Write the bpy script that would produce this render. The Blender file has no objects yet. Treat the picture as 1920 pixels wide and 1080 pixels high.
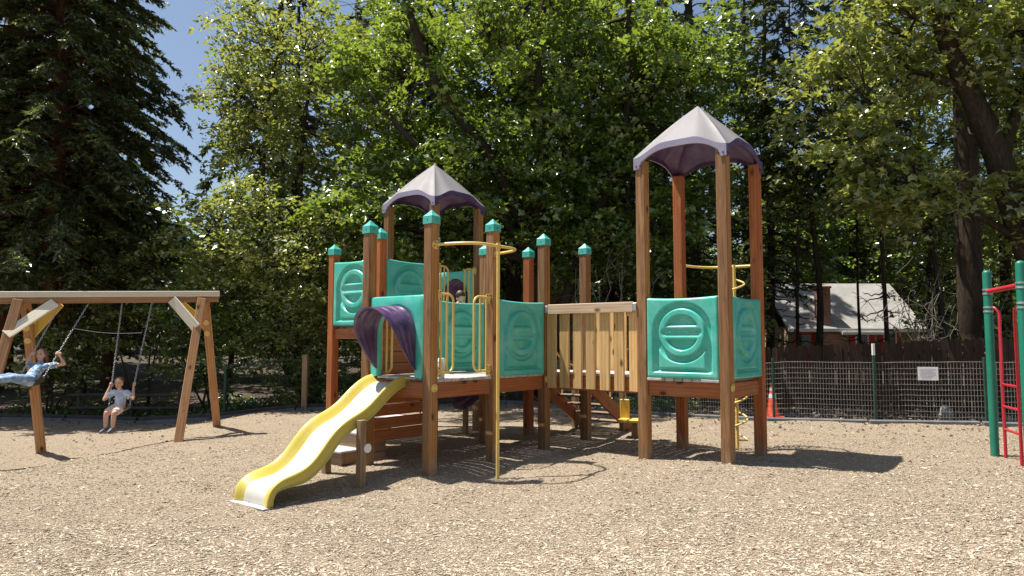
import bpy, bmesh, math, random
import numpy as np
from mathutils import Vector, Matrix, Quaternion

random.seed(11)
RNG = np.random.default_rng(11)
SC = bpy.context.scene
COL = SC.collection
R = math.radians

# ------------------------------------------------------------------ camera, sky, sun, exposure
cam_data = bpy.data.cameras.new('camera')
cam = bpy.data.objects.new('camera', cam_data)
COL.objects.link(cam)
cam.location = (0, 0, 1.663)
cam_data.sensor_width = 36.0
cam_data.lens = 1340.8 / 1920 * 36.0
cam.rotation_euler = (math.pi / 2 + 0.0731, -0.0018, 0)
cam_data.clip_end = 600
SC.camera = cam

SHADOW = Vector((0.405, -0.095, -1.0))          # travel of the sunlight
SUN = -SHADOW.normalized()
world = bpy.data.worlds.new('World')
SC.world = world
world.use_nodes = True
wn = world.node_tree
wn.nodes.clear()
w_out = wn.nodes.new('ShaderNodeOutputWorld')
w_bg = wn.nodes.new('ShaderNodeBackground')
w_sky = wn.nodes.new('ShaderNodeTexSky')
w_sky.sky_type = 'NISHITA'
w_sky.sun_disc = False
w_sky.sun_elevation = math.asin(SUN.z)
w_sky.sun_rotation = math.atan2(SUN.x, SUN.y)
w_sky.air_density = 1.0
w_sky.dust_density = 1.4
w_sky.ozone_density = 0.5
w_bg.inputs['Strength'].default_value = 0.07
wn.links.new(w_sky.outputs[0], w_bg.inputs[0])
wn.links.new(w_bg.outputs[0], w_out.inputs[0])

sun_data = bpy.data.lights.new('sun', 'SUN')
sun_data.energy = 5.0
sun_data.angle = R(0.5)
sun_data.color = (1.0, 0.95, 0.87)
sun = bpy.data.objects.new('sun', sun_data)
sun.rotation_euler = SHADOW.to_track_quat('-Z', 'Y').to_euler()
sun.location = (-8, 4, 20)
COL.objects.link(sun)

SC.view_settings.view_transform = 'Standard'
SC.view_settings.look = 'None'
SC.view_settings.gamma = 1.0
SC.view_settings.use_curve_mapping = False
SC.view_settings.exposure = 0.9
SC.cycles.max_bounces = 8
SC.cycles.transmission_bounces = 6
SC.cycles.transparent_max_bounces = 6
SC.cycles.sample_clamp_indirect = 6.0

# ------------------------------------------------------------------ materials
def new_mat(name):
    m = bpy.data.materials.new(name)
    m.use_nodes = True
    nt = m.node_tree
    b = nt.nodes['Principled BSDF']
    return m, nt, b


def ramp(nt, src, stops):
    n = nt.nodes.new('ShaderNodeValToRGB')
    el = n.color_ramp.elements
    while len(el) < len(stops):
        el.new(0.5)
    for e, (p, c) in zip(el, stops):
        e.position = p
        e.color = (*c, 1) if len(c) == 3 else c
    nt.links.new(src, n.inputs[0])
    return n.outputs[0]


def coords(nt, scale=(1, 1, 1), kind='Object', per_object=True):
    tc = nt.nodes.new('ShaderNodeTexCoord')
    mp = nt.nodes.new('ShaderNodeMapping')
    mp.inputs['Scale'].default_value = scale
    nt.links.new(tc.outputs[kind], mp.inputs[0])
    if per_object:
        oi = nt.nodes.new('ShaderNodeObjectInfo')
        mu = nt.nodes.new('ShaderNodeMath')
        mu.operation = 'MULTIPLY'
        mu.inputs[1].default_value = 37.0
        nt.links.new(oi.outputs['Random'], mu.inputs[0])
        cb = nt.nodes.new('ShaderNodeCombineXYZ')
        for k in range(3):
            nt.links.new(mu.outputs[0], cb.inputs[k])
        nt.links.new(cb.outputs[0], mp.inputs['Location'])
    return mp.outputs[0]


def noise(nt, vec, scale, detail=4, rough=0.55, dist=0.0):
    n = nt.nodes.new('ShaderNodeTexNoise')
    n.inputs['Scale'].default_value = scale
    n.inputs['Detail'].default_value = detail
    n.inputs['Roughness'].default_value = rough
    n.inputs['Distortion'].default_value = dist
    if vec is not None:
        nt.links.new(vec, n.inputs['Vector'])
    return n.outputs['Fac']


def mix(nt, fac, a, b, mode='MIX'):
    n = nt.nodes.new('ShaderNodeMix')
    n.data_type = 'RGBA'
    n.blend_type = mode
    for sock, val in ((n.inputs[0], fac), (n.inputs[6], a), (n.inputs[7], b)):
        if hasattr(val, 'is_linked'):
            nt.links.new(val, sock)
        else:
            sock.default_value = (*val, 1) if isinstance(val, tuple) and len(val) == 3 else val
    return n.outputs[2]


def bump(nt, bsdf, height, strength=0.3, dist=0.01):
    n = nt.nodes.new('ShaderNodeBump')
    n.inputs['Strength'].default_value = strength
    n.inputs['Distance'].default_value = dist
    nt.links.new(height, n.inputs['Height'])
    nt.links.new(n.outputs[0], bsdf.inputs['Normal'])


def wood(name, axis, dark, light, grey=(0.30, 0.21, 0.14), grey_amt=0.35, rough=0.65, dust_front_tone=0.0):
    """axis: the direction of the grain in object space"""
    m, nt, b = new_mat(name)
    sc = [9.0, 9.0, 9.0]
    sc['xyz'.index(axis)] = 0.55
    v = coords(nt, tuple(sc))
    n1 = noise(nt, v, 2.2, 5, 0.62, 1.2)
    wv = nt.nodes.new('ShaderNodeTexWave')
    wv.wave_type = 'RINGS'
    wv.rings_direction = axis.upper()
    wv.inputs['Scale'].default_value = 1.1
    wv.inputs['Distortion'].default_value = 3.0
    wv.inputs['Detail'].default_value = 3.0
    wv.inputs['Detail Scale'].default_value = 0.7
    nt.links.new(v, wv.inputs['Vector'])
    c1 = ramp(nt, n1, [(0.32, dark), (0.66, light)])
    c2 = ramp(nt, wv.outputs['Fac'], [(0.0, tuple(x * 0.55 for x in dark)), (0.45, tuple(x * 1.0 for x in light)), (1.0, light)])
    c = mix(nt, 0.28, c1, c2)
    v2 = coords(nt, (1.6, 1.6, 1.6))
    n2 = noise(nt, v2, 1.5, 3, 0.6)
    g = ramp(nt, n2, [(0.35, (0, 0, 0)), (0.75, (grey_amt,) * 3)])
    sep = nt.nodes.new('ShaderNodeSeparateColor')
    nt.links.new(g, sep.inputs[0])
    c = mix(nt, sep.outputs[0], c, grey)
    # knots
    sk = [5.0, 5.0, 5.0]
    sk['xyz'.index(axis)] = 2.6
    vo = nt.nodes.new('ShaderNodeTexVoronoi')
    vo.inputs['Scale'].default_value = 0.9
    nt.links.new(coords(nt, tuple(sk)), vo.inputs['Vector'])
    k = ramp(nt, vo.outputs['Distance'], [(0.07, (1, 1, 1)), (0.17, (0, 0, 0))])
    c = mix(nt, k, c, tuple(x * 0.35 for x in dark))
    if dust_front_tone:  # pale dust near the base, and a browner grain on faces turned to -y
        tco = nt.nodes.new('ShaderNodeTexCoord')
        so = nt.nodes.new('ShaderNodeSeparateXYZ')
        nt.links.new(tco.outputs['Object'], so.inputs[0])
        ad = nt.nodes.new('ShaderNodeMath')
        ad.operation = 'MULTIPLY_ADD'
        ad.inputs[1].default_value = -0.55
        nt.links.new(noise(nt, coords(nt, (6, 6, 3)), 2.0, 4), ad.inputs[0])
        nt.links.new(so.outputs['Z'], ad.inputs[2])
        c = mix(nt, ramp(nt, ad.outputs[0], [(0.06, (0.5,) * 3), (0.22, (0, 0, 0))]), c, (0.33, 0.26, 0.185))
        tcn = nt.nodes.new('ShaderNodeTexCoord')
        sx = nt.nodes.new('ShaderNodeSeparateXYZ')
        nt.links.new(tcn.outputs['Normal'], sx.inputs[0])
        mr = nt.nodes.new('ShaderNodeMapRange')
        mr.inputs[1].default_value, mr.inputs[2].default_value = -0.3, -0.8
        mr.inputs[3].default_value, mr.inputs[4].default_value = 0.0, dust_front_tone
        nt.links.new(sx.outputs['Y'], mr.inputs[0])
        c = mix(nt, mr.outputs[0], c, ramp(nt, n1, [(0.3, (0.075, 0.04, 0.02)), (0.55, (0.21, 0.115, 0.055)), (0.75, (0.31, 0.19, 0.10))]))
    oi = nt.nodes.new('ShaderNodeObjectInfo')
    hv = nt.nodes.new('ShaderNodeHueSaturation')
    rr = nt.nodes.new('ShaderNodeMapRange')
    rr.inputs[3].default_value = 0.78
    rr.inputs[4].default_value = 1.22
    nt.links.new(oi.outputs['Random'], rr.inputs[0])
    nt.links.new(rr.outputs[0], hv.inputs['Value'])
    nt.links.new(c, hv.inputs['Color'])
    nt.links.new(hv.outputs[0], b.inputs['Base Color'])
    b.inputs['Roughness'].default_value = rough
    b.inputs['Specular IOR Level'].default_value = 0.3
    bump(nt, b, n1, 0.35, 0.006)
    return m


def plastic(name, col, rough=0.42, fade=(0.6, 0.75, 0.7), amt=0.14, spec=0.5):
    m, nt, b = new_mat(name)
    v = coords(nt, (1, 1, 1))
    n = noise(nt, v, 3.0, 5, 0.65)
    sm = noise(nt, v, 38.0, 3, 0.6)
    c = mix(nt, ramp(nt, n, [(0.4, (0, 0, 0)), (0.8, (amt,) * 3)]), col, fade)
    c = mix(nt, ramp(nt, sm, [(0.55, (0, 0, 0)), (0.85, (0.12,) * 3)]), c, tuple(x * 0.45 for x in col))
    st = noise(nt, coords(nt, (14, 14, 1.1)), 2.4, 4, 0.7)
    c = mix(nt, ramp(nt, st, [(0.52, (0, 0, 0)), (0.78, (0.22,) * 3)]), c, tuple(0.5 * a + 0.06 for a in col))
    nt.links.new(c, b.inputs['Base Color'])
    nt.links.new(ramp(nt, n, [(0.2, (rough - 0.08,) * 3), (0.9, (rough + 0.18,) * 3)]), b.inputs['Roughness'])
    b.inputs['Specular IOR Level'].default_value = spec
    bump(nt, b, sm, 0.05, 0.004)
    return m


def simple(name, col, rough=0.6, metal=0.0, var=0.25, scale=6.0, bmp=0.0, spec=0.4):
    m, nt, b = new_mat(name)
    v = coords(nt, (1, 1, 1))
    n = noise(nt, v, scale, 5, 0.6)
    lo = tuple(x * (1 - var) for x in col)
    hi = tuple(min(1, x * (1 + var)) for x in col)
    nt.links.new(ramp(nt, n, [(0.3, lo), (0.7, hi)]), b.inputs['Base Color'])
    b.inputs['Roughness'].default_value = rough
    b.inputs['Metallic'].default_value = metal
    b.inputs['Specular IOR Level'].default_value = spec
    if bmp:
        bump(nt, b, n, bmp, 0.01)
    return m


def leaf_mat(name, cols, trans=0.45, tcol=(0.16, 0.25, 0.03), gloss=0.06):
    """cols: dark to light stops, picked at random per leaf"""
    m = bpy.data.materials.new(name)
    m.use_nodes = True
    nt = m.node_tree
    nt.nodes.clear()
    out = nt.nodes.new('ShaderNodeOutputMaterial')
    geo = nt.nodes.new('ShaderNodeNewGeometry')
    st = [(i / (len(cols) - 1), c) for i, c in enumerate(cols)]
    c = ramp(nt, geo.outputs['Random Per Island'], st)
    df = nt.nodes.new('ShaderNodeBsdfDiffuse')
    tr = nt.nodes.new('ShaderNodeBsdfTranslucent')
    gl = nt.nodes.new('ShaderNodeBsdfGlossy')
    gl.inputs['Roughness'].default_value = 0.33
    gl.inputs['Color'].default_value = (0.9, 0.95, 0.9, 1)
    nt.links.new(c, df.inputs['Color'])
    tc = mix(nt, 0.6, c, tcol)
    nt.links.new(tc, tr.inputs['Color'])
    m1 = nt.nodes.new('ShaderNodeMixShader')
    m1.inputs[0].default_value = trans
    nt.links.new(df.outputs[0], m1.inputs[1])
    nt.links.new(tr.outputs[0], m1.inputs[2])
    m2 = nt.nodes.new('ShaderNodeMixShader')
    m2.inputs[0].default_value = gloss
    nt.links.new(m1.outputs[0], m2.inputs[1])
    nt.links.new(gl.outputs[0], m2.inputs[2])
    nt.links.new(m2.outputs[0], out.inputs[0])
    return m


def bark_mat(name, dark, light, sc=(7, 7, 1.2)):
    m, nt, b = new_mat(name)
    v = coords(nt, sc)
    n = noise(nt, v, 2.0, 6, 0.7, 0.8)
    nt.links.new(ramp(nt, n, [(0.3, dark), (0.72, light)]), b.inputs['Base Color'])
    b.inputs['Roughness'].default_value = 0.95
    b.inputs['Specular IOR Level'].default_value = 0.1
    bump(nt, b, n, 0.9, 0.04)
    return m


def island_mat(name, stops, rough=0.85):
    m, nt, b = new_mat(name)
    geo = nt.nodes.new('ShaderNodeNewGeometry')
    nt.links.new(ramp(nt, geo.outputs['Random Per Island'], stops), b.inputs['Base Color'])
    b.inputs['Roughness'].default_value = rough
    b.inputs['Specular IOR Level'].default_value = 0.25
    return m


POST_D, POST_L = (0.20, 0.072, 0.016), (0.50, 0.225, 0.055)
M = {}
M['post'] = wood('stained_post', 'z', POST_D, POST_L, grey_amt=0.25, dust_front_tone=0.8)
M['post_red'] = wood('red_stained_post', 'z', (0.25, 0.052, 0.010), (0.50, 0.14, 0.028), grey_amt=0.15, dust_front_tone=0.25)
M['beam_x'] = wood('stained_beam_x', 'x', (0.22, 0.062, 0.018), (0.44, 0.15, 0.045), grey_amt=0.25)
M['beam_y'] = wood('stained_beam_y', 'y', (0.22, 0.056, 0.016), (0.43, 0.135, 0.036), grey_amt=0.2)
M['plank'] = wood('cedar_plank', 'z', (0.48, 0.26, 0.08), (0.78, 0.52, 0.22), grey=(0.52, 0.38, 0.23), grey_amt=0.3)
M['pine'] = wood('new_pine', 'x', (0.5, 0.33, 0.19), (0.72, 0.55, 0.38), grey=(0.6, 0.48, 0.36), grey_amt=0.3)
M['old_wood'] = wood('old_wood', 'x', (0.13, 0.075, 0.04), (0.27, 0.18, 0.105), grey_amt=0.5)
M['old_wood_y'] = wood('old_wood_y', 'y', (0.13, 0.075, 0.04), (0.27, 0.18, 0.105), grey_amt=0.5)
M['old_post'] = wood('old_post', 'z', (0.15, 0.09, 0.045), (0.3, 0.2, 0.11), grey_amt=0.4)
M['deck_y'] = wood('grey_deck_y', 'y', (0.3, 0.27, 0.25), (0.5, 0.47, 0.44), grey=(0.55, 0.53, 0.52), grey_amt=0.4)
M['deck_x'] = wood('grey_deck_x', 'x', (0.3, 0.27, 0.25), (0.5, 0.47, 0.44), grey=(0.55, 0.53, 0.52), grey_amt=0.4)
M['tread'] = simple('grey_tread', (0.42, 0.41, 0.41), 0.7, var=0.3, scale=9, bmp=0.2)
M['fence_board'] = wood('dark_fence_board', 'z', (0.022, 0.010, 0.005), (0.07, 0.032, 0.015), grey=(0.07, 0.04, 0.025), grey_amt=0.35)
M['teal'] = plastic('teal_plastic', (0.055, 0.455, 0.355), 0.34, (0.40, 0.74, 0.65), 0.45)
M['teal_cap'] = plastic('teal_cap', (0.035, 0.38, 0.31), 0.4, (0.35, 0.7, 0.64), 0.3)
M['purple'] = plastic('purple_plastic', (0.055, 0.018, 0.085), 0.30, (0.42, 0.35, 0.48), 0.30)
M['roof_rim'] = plastic('lilac_roof_rim', (0.26, 0.24, 0.34), 0.5, (0.36, 0.34, 0.41), 0.4)
M['roof_out'] = plastic('faded_lilac_roof', (0.18, 0.17, 0.178), 0.62, (0.22, 0.208, 0.212), 0.4)
M['yellow'] = plastic('yellow_coated_steel', (0.72, 0.49, 0.11), 0.32, (0.8, 0.68, 0.38), 0.45)
M['slide'] = plastic('yellow_slide', (0.52, 0.41, 0.06), 0.38, (0.62, 0.53, 0.2), 0.25)
M['slide_bed'] = plastic('worn_slide_bed', (0.50, 0.485, 0.42), 0.34, (0.58, 0.565, 0.52), 0.5)
M['steel'] = simple('galvanised_steel', (0.5, 0.51, 0.52), 0.42, 0.7, 0.2, 12)
M['wire'] = simple('fence_wire', (0.42, 0.42, 0.40), 0.5, 0.4, 0.2, 12)
M['black_rubber'] = simple('black_rubber', (0.02, 0.02, 0.022), 0.55, 0, 0.2)
M['bolt'] = simple('bolt', (0.05, 0.045, 0.05), 0.5, 0.5, 0.2)
M['green_pipe'] = plastic('green_pipe', (0.008, 0.17, 0.105), 0.38, (0.1, 0.35, 0.27), 0.12)
M['red_pipe'] = plastic('red_pipe', (0.42, 0.016, 0.028), 0.35, (0.55, 0.1, 0.1), 0.12)
M['cone_red'] = plastic('cone_orange', (0.75, 0.07, 0.025), 0.45, (0.8, 0.2, 0.1), 0.1)
M['white_band'] = simple('reflective_band', (0.75, 0.77, 0.78), 0.4)
M['white_paper'] = simple('paper', (0.82, 0.83, 0.85), 0.7, 0, 0.04)
M['print_grey'] = simple('print_grey', (0.32, 0.33, 0.36), 0.8)
M['white_metal'] = simple('white_metal', (0.78, 0.77, 0.74), 0.35, 0, 0.06)
M['green_post'] = simple('green_t_post', (0.03, 0.07, 0.045), 0.6, 0.1)
M['concrete'] = simple('kerb_concrete', (0.13, 0.135, 0.14), 0.85, 0, 0.3, 5, 0.3)
M['dark_timber'] = simple('dark_timber', (0.06, 0.05, 0.042), 0.85, 0, 0.35, 5, 0.3)
M['cedar_bark'] = bark_mat('cedar_bark', (0.045, 0.022, 0.013), (0.17, 0.08, 0.045))
M['maple_bark'] = bark_mat('maple_bark', (0.025, 0.02, 0.016), (0.085, 0.068, 0.05))
M['pine_bark'] = bark_mat('pine_bark', (0.022, 0.017, 0.013), (0.09, 0.066, 0.048), (5, 5, 1.0))
M['dead_wood'] = bark_mat('dead_wood', (0.12, 0.1, 0.085), (0.32, 0.28, 0.24))
M['leaf_maple'] = leaf_mat('maple_leaves', [(0.014, 0.038, 0.006), (0.04, 0.085, 0.010), (0.10, 0.18, 0.02), (0.23, 0.31, 0.055)], 0.44, (0.45, 0.57, 0.05), 0.11)
M['leaf_deep'] = leaf_mat('deep_maple_leaves', [(0.013, 0.036, 0.006), (0.033, 0.07, 0.012), (0.06, 0.105, 0.018), (0.12, 0.17, 0.035)], 0.4, (0.34, 0.44, 0.04), 0.10)
M['leaf_light'] = leaf_mat('light_leaves', [(0.035, 0.062, 0.010), (0.09, 0.13, 0.022), (0.17, 0.215, 0.045), (0.30, 0.33, 0.11)], 0.45, (0.60, 0.64, 0.09), 0.11)
M['leaf_cedar'] = leaf_mat('cedar_sprays', [(0.016, 0.028, 0.009), (0.044, 0.066, 0.018), (0.085, 0.11, 0.03), (0.17, 0.185, 0.065)], 0.36, (0.27, 0.32, 0.06), 0.08)
M['leaf_fir'] = leaf_mat('fir_sprays', [(0.016, 0.030, 0.010), (0.04, 0.06, 0.02), (0.085, 0.105, 0.04), (0.17, 0.18, 0.09)], 0.32, (0.22, 0.26, 0.07), 0.07)
M['leaf_dry'] = island_mat('leaf_litter', [(0, (0.06, 0.035, 0.02)), (0.5, (0.2, 0.13, 0.075)), (1, (0.42, 0.32, 0.22))])
M['skin'] = simple('skin', (0.62, 0.36, 0.26), 0.55, 0, 0.06, 8)
M['hair_brown'] = simple('brown_hair', (0.16, 0.085, 0.042), 0.5, 0, 0.35, 40, 0.4)
M['hair_dark'] = simple('dark_hair', (0.05, 0.028, 0.017), 0.5, 0, 0.35, 40, 0.4)
M['eye'] = simple('eye', (0.03, 0.02, 0.015), 0.2)
M['lips'] = simple('lips', (0.5, 0.17, 0.15), 0.5)
M['shoe'] = simple('shoe', (0.10, 0.10, 0.13), 0.6, 0, 0.3)
M['shoe_white'] = simple('shoe_sole', (0.7, 0.7, 0.72), 0.6)


def cloth(name, col, other, scale=22.0, lo=0.5, hi=0.6):
    m, nt, b = new_mat(name)
    v = coords(nt, (1, 1, 1), per_object=False)
    n = noise(nt, v, scale, 2, 0.5)
    nt.links.new(ramp(nt, n, [(lo, col), (hi, other)]), b.inputs['Base Color'])
    b.inputs['Roughness'].default_value = 0.9
    b.inputs['Specular IOR Level'].default_value = 0.1
    bump(nt, b, noise(nt, v, 9.0, 3), 0.5, 0.03)
    return m


M['dress'] = cloth('blue_patterned_cloth', (0.16, 0.27, 0.42), (0.55, 0.62, 0.7), 26)
M['jeans'] = cloth('pale_denim', (0.2, 0.3, 0.48), (0.34, 0.46, 0.62), 12)
M['boy_shirt'] = cloth('pale_blue_shirt', (0.42, 0.5, 0.66), (0.62, 0.68, 0.78), 14)
M['boy_shorts'] = cloth('pink_beige_shorts', (0.66, 0.47, 0.4), (0.75, 0.6, 0.52), 10)
M['white_shirt'] = cloth('pale_grey_shirt', (0.55, 0.56, 0.68), (0.66, 0.67, 0.76), 10)
M['dark_shorts'] = cloth('dark_shorts', (0.03, 0.03, 0.05), (0.06, 0.06, 0.09), 10)


# ------------------------------------------------------------------ mesh helpers
class MB:
    """collects shapes, builds ONE mesh object"""
    def __init__(self):
        self.v, self.f, self.m, self.s = [], [], [], []

    def add(self, verts, faces, mi=0, smooth=False):
        o = len(self.v)
        self.v += [tuple(p) for p in verts]
        for f in faces:
            self.f.append(tuple(i + o for i in f))
            self.m.append(mi)
            self.s.append(smooth)
        return self

    def box(self, c, s, rot=None, bev=0.004, mi=0):
        hx, hy, hz = s[0] / 2, s[1] / 2, s[2] / 2
        b = min(bev, hx * 0.4, hy * 0.4, hz * 0.4)
        vs, idx = [], {}
        for sx in (-1, 1):
            for sy in (-1, 1):
                for sz in (-1, 1):
                    if b <= 0:
                        idx[sx, sy, sz] = [len(vs)] * 3
                        vs.append((sx * hx, sy * hy, sz * hz))
                    else:
                        k = len(vs)
                        idx[sx, sy, sz] = [k, k + 1, k + 2]
                        vs += [(sx * hx, sy * (hy - b), sz * (hz - b)), (sx * (hx - b), sy * hy, sz * (hz - b)), (sx * (hx - b), sy * (hy - b), sz * hz)]
        fs = []
        for ax in range(3):
            o1, o2 = (ax + 1) % 3, (ax + 2) % 3
            for sg in (-1, 1):
                q = []
                for a, c2 in ((-1, -1), (1, -1), (1, 1), (-1, 1)):
                    k = [0, 0, 0]
                    k[ax], k[o1], k[o2] = sg, a, c2
                    q.append(idx[tuple(k)][ax])
                fs.append(q if sg > 0 else q[::-1])
        if b > 0:
            for ax in range(3):
                o1, o2 = (ax + 1) % 3, (ax + 2) % 3
                for a in (-1, 1):
                    for c2 in (-1, 1):
                        k0, k1 = [0] * 3, [0] * 3
                        k0[ax], k1[ax] = -1, 1
                        k0[o1] = k1[o1] = a
                        k0[o2] = k1[o2] = c2
                        q = [idx[tuple(k0)][o1], idx[tuple(k1)][o1], idx[tuple(k1)][o2], idx[tuple(k0)][o2]]
                        fs.append(q if a * c2 < 0 else q[::-1])
            for k, t in idx.items():
                fs.append(t if k[0] * k[1] * k[2] > 0 else t[::-1])
        if rot is not None:
            vs = [rot @ Vector(p) for p in vs]
        vs = [(p[0] + c[0], p[1] + c[1], p[2] + c[2]) for p in vs]
        return self.add(vs, fs, mi)

    def beam(self, p, q, w, h, up=(0, 0, 1), bev=0.004, mi=0):
        """box from p to q, w sideways, h along up; local x is the length"""
        p, q = Vector(p), Vector(q)
        d = (q - p)
        x = d.normalized()
        u = Vector(up)
        y = u.cross(x).normalized()
        z = x.cross(y)
        rot = Matrix((x, y, z)).transposed()
        return self.box((p + q) / 2, (d.length, w, h), rot, bev, mi)

    def tube(self, pts, r, n=8, mi=0, caps=True, smooth=True):
        pts = [Vector(p) for p in pts]
        k = len(pts)
        rs = [r] * k if not hasattr(r, '__len__') else list(r)
        t0 = (pts[1] - pts[0]).normalized()
        a = t0.orthogonal().normalized()
        vs = []
        for i in range(k):
            t = (pts[min(i + 1, k - 1)] - pts[max(i - 1, 0)])
            t = t.normalized() if t.length > 1e-9 else t0
            a = (a - t * a.dot(t))
            a = a.normalized() if a.length > 1e-6 else t.orthogonal().normalized()
            b = t.cross(a)
            for j in range(n):
                an = 2 * math.pi * j / n
                vs.append(pts[i] + (a * math.cos(an) + b * math.sin(an)) * rs[i])
        fs = []
        for i in range(k - 1):
            for j in range(n):
                j2 = (j + 1) % n
                fs.append((i * n + j, i * n + j2, (i + 1) * n + j2, (i + 1) * n + j))
        self.add(vs, fs, mi, smooth)
        if caps:
            self.add(vs[:n], [tuple(range(n))[::-1]], mi)
            self.add(vs[-n:], [tuple(range(n))], mi)
        return self

    def grid(self, P, mi=0, smooth=True, flip=False):
        """P: array rows x cols x 3"""
        P = np.asarray(P)
        a, b = P.shape[:2]
        fs = []
        for i in range(a - 1):
            for j in range(b - 1):
                q = (i * b + j, i * b + j + 1, (i + 1) * b + j + 1, (i + 1) * b + j)
                fs.append(q[::-1] if flip else q)
        return self.add(P.reshape(-1, 3).tolist(), fs, mi, smooth)

    def ellipsoid(self, c, r, n=10, m=7, rot=None, mi=0):
        P = np.zeros((m + 1, n + 1, 3))
        for i in range(m + 1):
            th = math.pi * i / m
            for j in range(n + 1):
                ph = 2 * math.pi * j / n
                p = Vector((r[0] * math.sin(th) * math.cos(ph), r[1] * math.sin(th) * math.sin(ph), r[2] * math.cos(th)))
                if rot is not None:
                    p = rot @ p
                P[i, j] = p + Vector(c)
        return self.grid(P, mi)

    def disc(self, c, axis, r, h, n=14, mi=0):
        ax = Vector(axis).normalized()
        c = Vector(c)
        return self.tube([c - ax * h / 2, c + ax * h / 2], r, n, mi, True, False)

    def mesh(self, name, mats):
        me = bpy.data.meshes.new(name)
        me.from_pydata(self.v, [], self.f)
        for m in mats:
            me.materials.append(m)
        me.polygons.foreach_set('material_index', self.m)
        me.polygons.foreach_set('use_smooth', self.s)
        me.update()
        return me

    def build(self, name, mats, parent=None, loc=(0, 0, 0), rot=(0, 0, 0), **props):
        if not isinstance(mats, (list, tuple)):
            mats = [mats]
        return obj(name, self.mesh(name, mats), parent, loc, rot, **props)


def obj(name, data, parent=None, loc=(0, 0, 0), rot=(0, 0, 0), **props):
    o = bpy.data.objects.new(name, data)
    COL.objects.link(o)
    if parent is not None:
        o.parent = parent
    o.location = loc
    o.rotation_euler = rot
    for k, v in props.items():
        o[k] = v
    return o


def beam_obj(name, p, q, w, h, mat, parent, up=(0, 0, 1), bev=0.006):
    """a straight timber from p to q whose own x axis is the grain"""
    p, q = Vector(p), Vector(q)
    d = q - p
    x = d.normalized()
    y = Vector(up).cross(x).normalized()
    z = x.cross(y)
    o = MB().box((0, 0, 0), (d.length, w, h), None, bev).build(name, mat, parent, (p + q) / 2)
    o.rotation_euler = Matrix((x, y, z)).transposed().to_euler()
    return o


def empty(name, label, cat, loc=(0, 0, 0), rotz=0.0, group=None):
    o = obj(name, None, None, loc, (0, 0, rotz), label=label, category=cat)
    o.empty_display_size = 0.2
    if group:
        o['group'] = group
    return o


def copy_tree(o, parent=None):
    c = o.copy()
    COL.objects.link(c)
    c.parent = parent
    for ch in list(o.children):
        copy_tree(ch, c)
    return c


def arr_mesh(name, V, F, mat, smooth=False, mats=None):
    """V (n,3) float array, F (m,k) int array"""
    me = bpy.data.meshes.new(name)
    n, (m, k) = len(V), F.shape
    me.vertices.add(n)
    me.vertices.foreach_set('co', np.ascontiguousarray(V, dtype=np.float32).ravel())
    me.loops.add(m * k)
    me.loops.foreach_set('vertex_index', np.ascontiguousarray(F, dtype=np.int32).ravel())
    me.polygons.add(m)
    me.polygons.foreach_set('loop_start', np.arange(0, m * k, k, dtype=np.int32))
    me.polygons.foreach_set('use_smooth', np.full(m, smooth))
    me.materials.append(mat)
    me.update(calc_edges=True)
    return me


def smoothstep(e0, e1, x):
    t = np.clip((np.asarray(x, dtype=float) - e0) / (e1 - e0), 0, 1)
    return t * t * (3 - 2 * t)


def lerp(a, b, t):
    return a + (b - a) * t


# ------------------------------------------------------------------ ground height
TH = 0.6705
E1 = np.array([math.cos(TH), -math.sin(TH)])
E2 = np.array([math.sin(TH), math.cos(TH)])
ORG = np.array([-1.0388, 9.1403])
A, BR, CC, J2 = 1.1942, 1.7216, 1.1823, 2.4652
J1, J3 = J2 / 2, J2 + CC


def gxy(i, j):
    p = ORG + i * E1 + j * E2
    return float(p[0]), float(p[1])


def gz(x, y):
    x = np.asarray(x, dtype=float)
    y = np.asarray(y, dtype=float)
    z = 0.018 * np.clip(x, -5.5, 9)
    z = z - 0.32 * smoothstep(-5.6, -8.7, x) * smoothstep(4, 11, y)
    z = z - 0.10 * smoothstep(9.15, 8.3, y) * smoothstep(1.6, -0.2, x)
    for cx, cy, r, h in ((-0.17, 9.2, 0.55, -0.10), (2.77, 9.2, 0.7, 0.05), (3.45, 11.0, 0.5, -0.06)):
        z = z + h * np.exp(-((x - cx) ** 2 + (y - cy) ** 2) / r ** 2)
    for cx, cy, r, h in ((-2.5, 7.5, 0.5, -0.03), (-7.95, 11.9, 0.8, -0.06), (-6.9, 12.6, 0.8, -0.06), (6.4, 9.2, 0.7, -0.03)):
        z = z + h * np.exp(-((x - cx) ** 2 + (y - cy) ** 2) / r ** 2)
    z = z + 0.010 * np.sin(x * 3.7 + 2.0 * np.sin(y * 1.3)) * np.sin(y * 4.1 + 1.7 * np.sin(x * 1.1)) + 0.006 * np.sin(x * 9.1 + y * 3.0) * np.sin(y * 8.3 - x * 2.0)
    z = z + 0.012 * np.sin(x * 2.3 + y * 0.7) * np.sin(y * 1.9 - x * 0.5) + 0.008 * np.sin(x * 5.1 + 1.3) * np.sin(y * 4.3)
    return z


def g1(x, y):
    return float(gz(x, y))


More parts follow.
